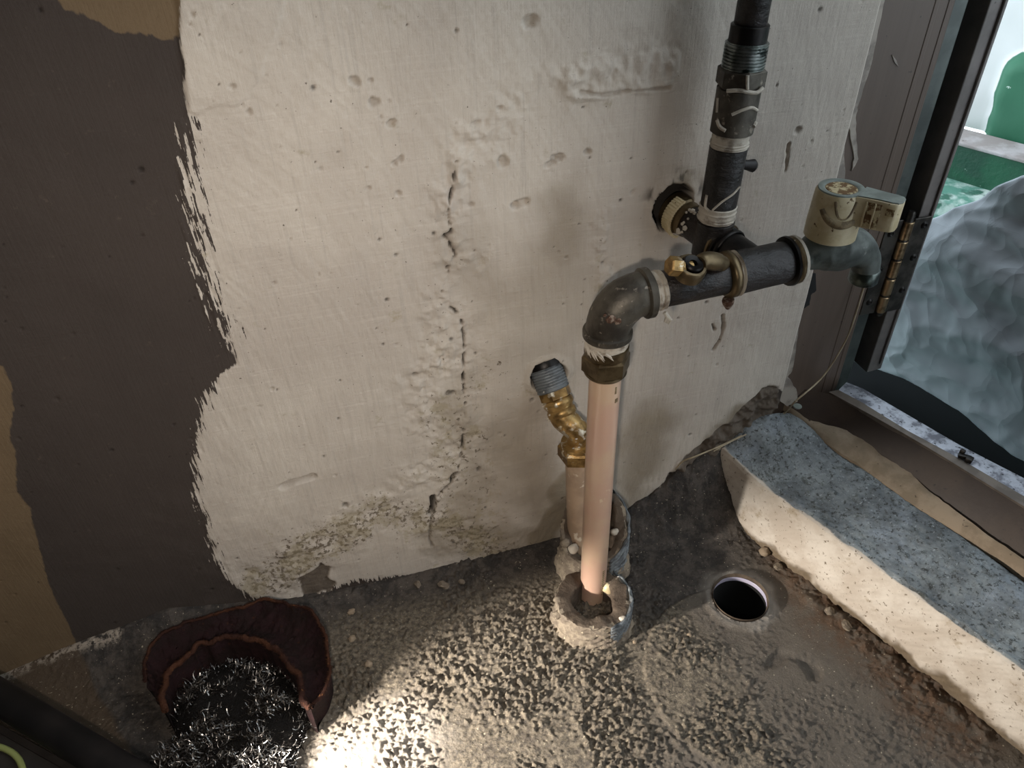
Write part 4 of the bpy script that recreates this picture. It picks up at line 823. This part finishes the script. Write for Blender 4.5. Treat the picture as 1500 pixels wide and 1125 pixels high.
# ---- mortar collars with ribbed outer sleeve
def collar(name, label, c, ztop, Ro, Ri, z0, tilt=(0, 0), ribs=9, cutside=1.5, broken=.0):
    t = thing(name, label, 'pipe sleeve', (c[0], c[1], 0), 'mortar collars round the pipe feet')
    bm = bmesh.new(); sgn_ = 96; nr = 46; rows = []
    for i in range(nr):
        s = i/(nr-1); row = []
        for k in range(sgn_):
            a = 2*math.pi*k/sgn_; top = ztop+tilt[0]*math.cos(a)+tilt[1]*math.sin(a)+.0008*math.sin(3*a+1)+.0007*math.sin(7*a)+.0016*(float(vnoise(np.array(a*3.1), np.array(2.5)))-.5)-broken*max(0, math.cos(a-cutside))**3
            zz = z0+(top-z0)*s
            rib = .0012*math.sin((zz-.010*a)*2*math.pi/.0050)
            lump = .0030*(float(vnoise(np.array(k*.45), np.array(i*.45)))-.4)*(1 if math.cos(a+1.9) > -.1 else .25)
            r = Ro+rib*(1 if math.cos(a) > .1 else .3)+lump+.007*(1-s)**2*(1 if math.cos(a+1.9) > 0 else .1)
            row.append(bm.verts.new((c[0]+r*math.cos(a), c[1]+r*math.sin(a), zz)))
        rows.append(row)
    for p, q in zip(rows, rows[1:]):
        for k in range(sgn_): bm.faces.new((p[k], p[(k+1) % sgn_], q[(k+1) % sgn_], q[k]))
    # rounded mouth
    tops = rows[-1]; prev = tops
    for j, (f_, dz) in enumerate([(.03, .0004), (.3, .0002), (.6, -.0006), (.90, -.0014), (1, -.003), (1.02, -.012), (1.02, -.03)]):
        row = []
        for k in range(sgn_):
            a = 2*math.pi*k/sgn_; v = tops[k].co; r0 = math.hypot(v.x-c[0], v.y-c[1]); r = r0+(Ri-r0)*f_+.0012*(random.random()-.5)*(j < 5)+.0012*math.sin(5*a)*(j > 2)
            row.append(bm.verts.new((c[0]+r*math.cos(a), c[1]+r*math.sin(a), max(z0-.02, v.z+dz+.0009*(random.random()-.5)*(j < 5)))))
        for k in range(sgn_): bm.faces.new((prev[k], prev[(k+1) % sgn_], row[(k+1) % sgn_], row[k]))
        prev = row
    bm.faces.new(prev)
    bm.normal_update()
    for f in bm.faces:
        cc_ = f.calc_center_median(); 
        if math.hypot(cc_.x-c[0], cc_.y-c[1]) < Ro-.0012: f.material_index = 1
    o = obj('sleeve_body', bm, MT['mortar'], t, True, 50); o.data.materials.append(MT['mortar_in'])
    # thin light plastic edge left on the right-hand side
    bm = bmesh.new(); rows = []
    nk = 30
    for i in range(28):
        s = i/27; row = []
        for k in range(nk):
            a = -1.45+2.1*k/(nk-1); top = ztop+tilt[0]*math.cos(a)+tilt[1]*math.sin(a)+.0012; zz = z0+.004+(top-z0-.004)*s
            r = Ro+.0028+.0013*math.sin((zz-.012*a)*2*math.pi/.0042); row.append(bm.verts.new((c[0]+r*math.cos(a), c[1]+r*math.sin(a), zz)))
        rows.append(row)
    for p, q in zip(rows, rows[1:]):
        for k in range(nk-1): bm.faces.new((p[k], p[k+1], q[k+1], q[k]))
    o = tag(obj('ribbed_shell', bm, MT['adapter'], t, True, 60), 'grey spiral ribbed shell')
    md = o.modifiers.new('thickness', 'SOLIDIFY'); md.thickness = .0012
    return t
c1 = collar('pipe_sleeve', 'low mortar collar with ribbed side holding the long pipe, nearest the viewer', (.1570, -.0880), .0250, .0305, .0180, -.004)
c2 = collar('pipe_sleeve', 'taller broken mortar collar against the wall holding the short pipe', (.1775, -.0335), .0520, .0285, .0200, -.004, tilt=(.008, .018), broken=.006, cutside=3.4)
# yellowish foam and crumbs inside the front collar, pale lumps on the rims
for nm, par, p, r, m_, lb in [('foam_lump', c1, (.1765, -.0775, .0185), .0062, 'cream', 'yellowish foam lump'), ('mortar_lump', c1, (.1735, -.1140, .0245), .0030, 'tape', None), ('mortar_lump', c1, (.1275, -.0800, .0240), .0030, 'mortar', None), ('mortar_lump', c1, (.1250, -.0900, .0170), .0045, 'mortar', None),
                              ('mortar_lump', c2, (.1535, -.0480, .0440), .0048, 'tape', 'white lump of mortar'), ('mortar_lump', c2, (.1900, -.050, .056), .0036, 'tape', 'white lump of mortar'), ('mortar_lump', c2, (.1500, -.035, .038), .0044, 'mortar', None), ('mortar_lump', c2, (.196, -.022, .070), .0040, 'mortar_in', None)]:
    bm = bmesh.new(); bmesh.ops.create_icosphere(bm, subdivisions=3, radius=r)
    for v in bm.verts:
        k = 1+.35*(float(vnoise(np.array(v.co.x*400+p[0]*900), np.array(v.co.y*400+v.co.z*300)))-.4); v.co = Vector((v.co.x*k, v.co.y*k*.8, v.co.z*k*.9))+Vector(p)
    tag(obj(nm, bm, MT[m_], par), lb)

# ---- drain liner
dr = thing('floor_drain', 'open round floor drain hole with a plastic liner beside the curb', 'drain', (HCX, HCY, 0))
bm = bmesh.new(); lathe(bm, (HCX, HCY, .004), (HCX, HCY, -1), [(0, HR-.0004), (.002, HR-.0010), (.0045, HR-.0014), (.0047, HR+.004)], 64, (False, False)); obj('cement_throat', bm, MT['mortar_in'], dr)
bm = bmesh.new(); lathe(bm, (HCX-.0012, HCY-.0012, .0005), (HCX-.0012, HCY-.0012, -1), [(0, HR-.0002), (.0006, HR-.0006), (.0065, HR-.0008), (.007, HR)], 64, (False, False)); tag(obj('plastic_liner', bm, MT['pvc'], dr), 'pale lilac plastic liner')
bm = bmesh.new(); lathe(bm, (HCX-.001, HCY-.001, -.0035), (HCX-.001, HCY-.001, -1), [(0, HR-.0012), (.12, HR-.002)], 48, (False, True)); obj('dark_shaft', bm, MT['deep'], dr)

# ------------------------------------------------------------------ RUSTY FIBRE BOWL WITH STEEL WOOL
bw = thing('fibre_bowl', 'dark maroon shallow bowl with orange rusty rims against the wall foot', 'bowl', (-.145, -.09, .01))
# outer wide rim is a crescent: outer edge loop and inner ridge loop, measured on the floor
BC = np.array([-.148, -.128])
outer = [F(px, py, .03) for px, py in [(214, 1000), (213, 965), (232, 938), (268, 912), (320, 897), (370, 884), (410, 880), (455, 893), (478, 925), (482, 965), (476, 1010), (460, 1032)]]
inner = [F(px, py, .034) for px, py in [(238, 1040), (240, 1000), (262, 968), (300, 945), (340, 935), (375, 937), (405, 952), (425, 975), (437, 1000), (442, 1018), (448, 1030), (458, 1034)]]
def res(L, n):
    L = [np.array(p) for p in L]; P_ = [np.array(q) for q in spline([tuple(p) for p in L], 6)]
    dd = np.cumsum([0]+[np.linalg.norm(b-a) for a, b in zip(P_, P_[1:])]); t = np.linspace(0, dd[-1], n)
    return np.stack([np.interp(t, dd, [p[i] for p in P_]) for i in range(3)], -1)
no = 120; O_ = res(outer, no); I_ = res(inner, no)
for i in range(no):
    for L_, sd__ in ((O_, 3.), (I_, 7.)):
        a_ = float(vnoise(np.array(i*.16), np.array(sd__)))-.5; b_ = float(vnoise(np.array(i*.5), np.array(sd__+2)))-.5; dr = L_[i][:2]-BC; dr /= np.linalg.norm(dr); L_[i][:2] += dr*(.006*a_+.0014*b_); L_[i][2] += .0015*b_
bm = bmesh.new(); G = []
for i in range(no):
    row = []; 
    for j in range(15):
        t = j/14; p = O_[i]*(1-t)+I_[i]*t; sag = -.012*math.sin(math.pi*t)*min(1, np.linalg.norm(O_[i]-I_[i])/.03)
        row.append(bm.verts.new((p[0]+.0012*random.uniform(-1, 1), p[1]+.0012*random.uniform(-1, 1), p[2]+sag+.0015*random.uniform(-1, 1))))
    row.append(bm.verts.new((I_[i][0], I_[i][1]-.004, .002))); row.append(bm.verts.new((O_[i][0]*.97+BC[0]*.03, O_[i][1]*.97+BC[1]*.03, .002))); G.append(row)
for i in range(no-1):
    for j in range(17): bm.faces.new((G[i][j], G[i+1][j], G[i+1][(j+1) % 17], G[i][(j+1) % 17]))
bm.faces.new(G[0][::-1]); bm.faces.new(G[-1])
obj('bowl_body', bm, MT['bowlout'], bw, True, 80)
for nm, Ls, r, lb in (('outer_rim', O_, .0012, 'orange outer rim'), ('inner_rim', I_, .0021, 'orange inner ridge')):
    bm = bmesh.new(); tube(bm, [tuple(p+np.array([0, 0, .0005])) for p in Ls], [r*(.75+.5*float(vnoise(np.array(i*.3), np.array(1.)))) for i in range(no)], 12)
    for v in bm.verts: v.co += Vector((random.uniform(-1, 1), random.uniform(-1, 1), random.uniform(-1, 1)))*.0005
    # short fibres standing off the rim
    for k in range(2600):
        i = random.randrange(no); q = Vector(Ls[i]); d_ = Vector((random.gauss(0, 1), random.gauss(0, 1), random.uniform(.2, 1.6))).normalized(); e = d_.orthogonal().normalized()*.00018; q = q+d_*r*.7
        f_ = d_*random.uniform(.0012, .0030); bm.faces.new([bm.verts.new(q-e), bm.verts.new(q+e), bm.verts.new(q+f_)])
    tag(obj(nm, bm, MT['bowlrim'], bw, True, 80), lb)
bm = bmesh.new(); bb = [tuple(p[:2]) for p in I_[::6]]
fl_ = [(p[0], p[1]) for p in bb]+[tuple(F(425, 1090, .01)[:2]), tuple(F(400, 1180, .01)[:2]), (-.20, -.22)]
prism(bm, fl_, .001, .006); obj('bowl_base', bm, MT['bowlout'], bw, False)
# steel wool: a tangle of thin curled ribbons; nobody could count them
sw = []
faces = []; verts = []; mi = []
def wool_h(x, y):
    u = (x+.138)/.078; v = (y+.165)/.082; r2 = u*u+v*v
    return (.036*max(0, 1-r2)**.5 if r2 < 1 else 0), r2
wooly = sdpoly
inn_poly = [(p[0], p[1]-.005) for p in I_[::5]]+[tuple(F(447, 1060, .01)[:2]), tuple(F(430, 1100, .01)[:2]), tuple(F(420, 1180, .01)[:2]), (-.21, -.26), (-.235, -.17), (-.21, -.13)]
cnt = 0; cand = rng.uniform([-.24, -.27], [-.03, -.05], (26000, 2)); sdv = sdpoly(cand[:, 0], cand[:, 1], inn_poly)
hA, hB = F(0, 1010, .03), F(190, 1125, .03)
def lefth(x, y): return (hB[0]-hA[0])*(y-hA[1])-(hB[1]-hA[1])*(x-hA[0])
sgH = np.sign(lefth(-.12, -.1)); hn = np.hypot(hB[0]-hA[0], hB[1]-hA[1])
for (x0, y0), sdd in zip(cand, sdv):
    if sdd < 0 or sgH*lefth(x0, y0)/hn < .004: continue
    cnt += 1
    if cnt > 14000: break
    zt_ = .004+.026*min(1, (sdd/.022)**.6)*(.35+1.0*float(vnoise(np.array(x0*75+50), np.array(y0*75+50))))
    p = np.array([x0, y0, zt_*(.35+.65*rng.rand()**.4)])
    th = rng.uniform(0, 6.28); el = rng.uniform(-.5, .7); cu = rng.uniform(-1.2, 1.2); wd = rng.uniform(.00014, .0004); st = rng.uniform(.0011, .0022); ns_ = 4
    base = len(verts)
    for k in range(ns_+1):
        d_ = np.array([math.cos(th)*math.cos(el), math.sin(th)*math.cos(el), math.sin(el)]); sdn = np.array([-math.sin(th), math.cos(th), .3])*wd
        verts.append(p-sdn); verts.append(p+sdn); p = p+d_*st; p[2] = max(.003, p[2]); th += cu*.6; el += rng.uniform(-.35, .35)
    for k in range(ns_): faces.append((base+2*k, base+2*k+1, base+2*k+3, base+2*k+2)); mi.append(0 if rng.rand() < .0 else 0)
me = bpy.data.meshes.new('steel_wool'); me.from_pydata([tuple(v) for v in verts], [], faces); me.update()
# solid dark heart below the strands
wm_ = mat('steel_wool_mixed', '8d8a86', .3, .95, var=('4a4644', 130, .4, .6))
me.materials.append(wm_)
swt = bpy.data.objects.new('steel_wool', me); C.objects.link(swt); tag(swt, 'tangled heap of shiny grey steel wool shavings in the rusty bowl', 'steel wool', kind='stuff')
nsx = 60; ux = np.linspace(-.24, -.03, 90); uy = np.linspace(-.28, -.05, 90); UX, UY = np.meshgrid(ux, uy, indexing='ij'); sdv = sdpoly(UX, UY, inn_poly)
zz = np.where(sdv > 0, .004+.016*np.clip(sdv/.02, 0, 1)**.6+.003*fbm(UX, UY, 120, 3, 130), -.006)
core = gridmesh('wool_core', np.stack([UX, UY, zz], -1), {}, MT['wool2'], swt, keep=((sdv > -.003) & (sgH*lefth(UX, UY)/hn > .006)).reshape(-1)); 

# ------------------------------------------------------------------ LEFT CORNER: black tube, dark box, cord
bm = bmesh.new(); a = F(-60, 985, .045); b = F(210, 1150, .045); pts = spline([tuple(a), tuple((a+b)/2+np.array([0, 0, .001])), tuple(b)], 8); tube(bm, pts, .0115, 28)
tag(obj('black_hose', bm, MT['hose'], None), 'thick black rubber hose crossing the bottom left corner', 'hose')
tb = thing('tool_case', 'dark grey plastic case in the bottom left corner under the black hose', 'case', (-.30, -.12, 0))
a = F(-10, 1052, .03); b = F(205, 1172, .03); n_ = np.array([(b-a)[1], -(b-a)[0], 0]); n_ /= np.linalg.norm(n_); n_ = n_ if n_[1] < 0 else -n_
bm = bmesh.new(); prism(bm, [tuple((a-(b-a)*.3)[:2]), tuple(b[:2]), tuple((b+n_*.12)[:2]), tuple((a-(b-a)*.3+n_*.12)[:2])], -.002, .028, .003); obj('case_body', bm, MT['panel'], tb, True, 30)
bm = bmesh.new(); prism(bm, [tuple((a-(b-a)*.28+n_*.006)[:2]), tuple((b-(b-a)*.03+n_*.006)[:2]), tuple((b-(b-a)*.03+n_*.115)[:2]), tuple((a-(b-a)*.28+n_*.115)[:2])], .0285, .031, .001); obj('case_lid', bm, MT['panel'], tb, True, 30)
bm = bmesh.new(); pts = spline([tuple(F(-25, 1088, .033)), tuple(F(5, 1096, .034)), tuple(F(22, 1106, .034)), tuple(F(32, 1122, .034)), tuple(F(38, 1150, .034))], 8); tube(bm, pts, .0022, 14)
tag(obj('green_cord', bm, MT['cord'], None), 'yellow green cord looped over the dark case at the bottom left', 'cord')

# ------------------------------------------------------------------ THIN CABLE, WASHER, DEBRIS, CRUMBS
cb = [W(1262, 350, -.008)+[0, -.004, 0], W(1264, 400, -.006)+[0, -.004, 0], W(1255, 455, .002), W(1238, 500, .004), W(1205, 552, .006), W(1165, 588, .012), F(1150, 604, .098), F(1110, 626, .092), F(1062, 650, .086), W(1020, 668, .010), W(1000, 676, .004), W(988, 690, .002)]
bm = bmesh.new(); tube(bm, spline([tuple(p) for p in cb], 8), .00075, 10)
tag(obj('thin_cable', bm, MT['wire'], None), 'thin pale cable drooping from the door frame along the foot of the wall', 'cable')
cb = [W(1165, 588, .014), F(1148, 607, .098), F(1108, 630, .092), F(1070, 648, .087), F(1045, 662, .082)]
bm = bmesh.new(); tube(bm, spline([tuple(p+np.array([0, 0, .0008])) for p in cb], 8), .0006, 8)
tag(obj('plastic_strand', bm, MT['wire'], None), 'short pale strand lying beside the thin cable on the curb end', 'strand')
bm = bmesh.new(); c_ = F(1168, 596, .108); lathe(bm, tuple(c_), (c_[0], c_[1], 1), [(0, .0036), (.0006, .0040), (.0012, .0038), (.0014, .0030)], 24); tag(obj('small_disc', bm, MT['creamtop'], None), 'small grey round disc lying in the corner of the threshold', 'disc')
dbt = tag(obj('broken_latch', (lambda b: ([box(b, F(px, py, ZB+.004), s, .0006, Matrix.Rotation(r, 3, 'Z')) for px, py, s, r in [(1409, 664, (.003, .004, .008), .3), (1413, 669, (.010, .004, .003), -.7), (1420, 673, (.006, .005, .004), .5)]], b)[1])(bmesh.new()), MT['darkiron'], None), 'small broken dark metal piece on the bright aluminium sill', 'debris')
crumbs = [(515, 896, .0034, 1, 'at the wall foot right of the rusty bowl'), (516, 935, .0028, 1, 'on the floor just below the one right of the rusty bowl'), (650, 857, .0048, 0, 'largest at the wall foot below the crack'), (612, 856, .0036, 0, 'left of the largest one at the wall foot'), (676, 852, .0030, 0, 'right of the largest one at the wall foot'),
          (1120, 808, .0050, 2, 'at the curb foot nearest behind the drain'), (1140, 830, .0042, 0, 'at the curb foot just above the drain rim'), (1215, 895, .0046, 0, 'at the curb foot right of the drain'), (1240, 916, .0038, 0, 'farthest along the curb foot right of the drain'), (540, 972, .0034, 1, 'flat on the open floor right of the rusty bowl rim'),
          (930, 940, .0022, 1, 'at the right foot of the front collar'), (1010, 930, .0018, 1, 'on the worn patch left of the drain'), (765, 890, .0025, 0, 'on the sand left of the front collar'), (1050, 655, .0042, 0, 'on the curb end beside the thin cable'), (1028, 690, .0046, 0, 'in the corner heap below the thin cable'), (1005, 708, .0042, 0, 'lowest in the corner heap by the wall')]
for i, (px, py, r, ty, wh) in enumerate(crumbs):
    p = F(px, py, 0)
    for _ in range(4): p = F(px, py, fh(p[0], p[1])+r*.5)
    bm = bmesh.new(); bmesh.ops.create_icosphere(bm, subdivisions=2, radius=r); s1, s2, s3 = random.uniform(.8, 1.4), random.uniform(.7, 1.1), random.uniform(.5, .8)
    for v in bm.verts:
        k = 1+random.uniform(-.18, .18); v.co = Vector((v.co.x*s1*k, v.co.y*s2*k, v.co.z*s3*k))
    o = obj('mortar_crumb', bm, MT['plaster' if ty else 'mortar'], None, True, 30); o.location = tuple(p); o.rotation_euler = (0, 0, random.uniform(0, 3))
    tag(o, '%s crumb %s' % ('pale' if ty else 'grey', wh), 'crumb', 'loose mortar crumbs')
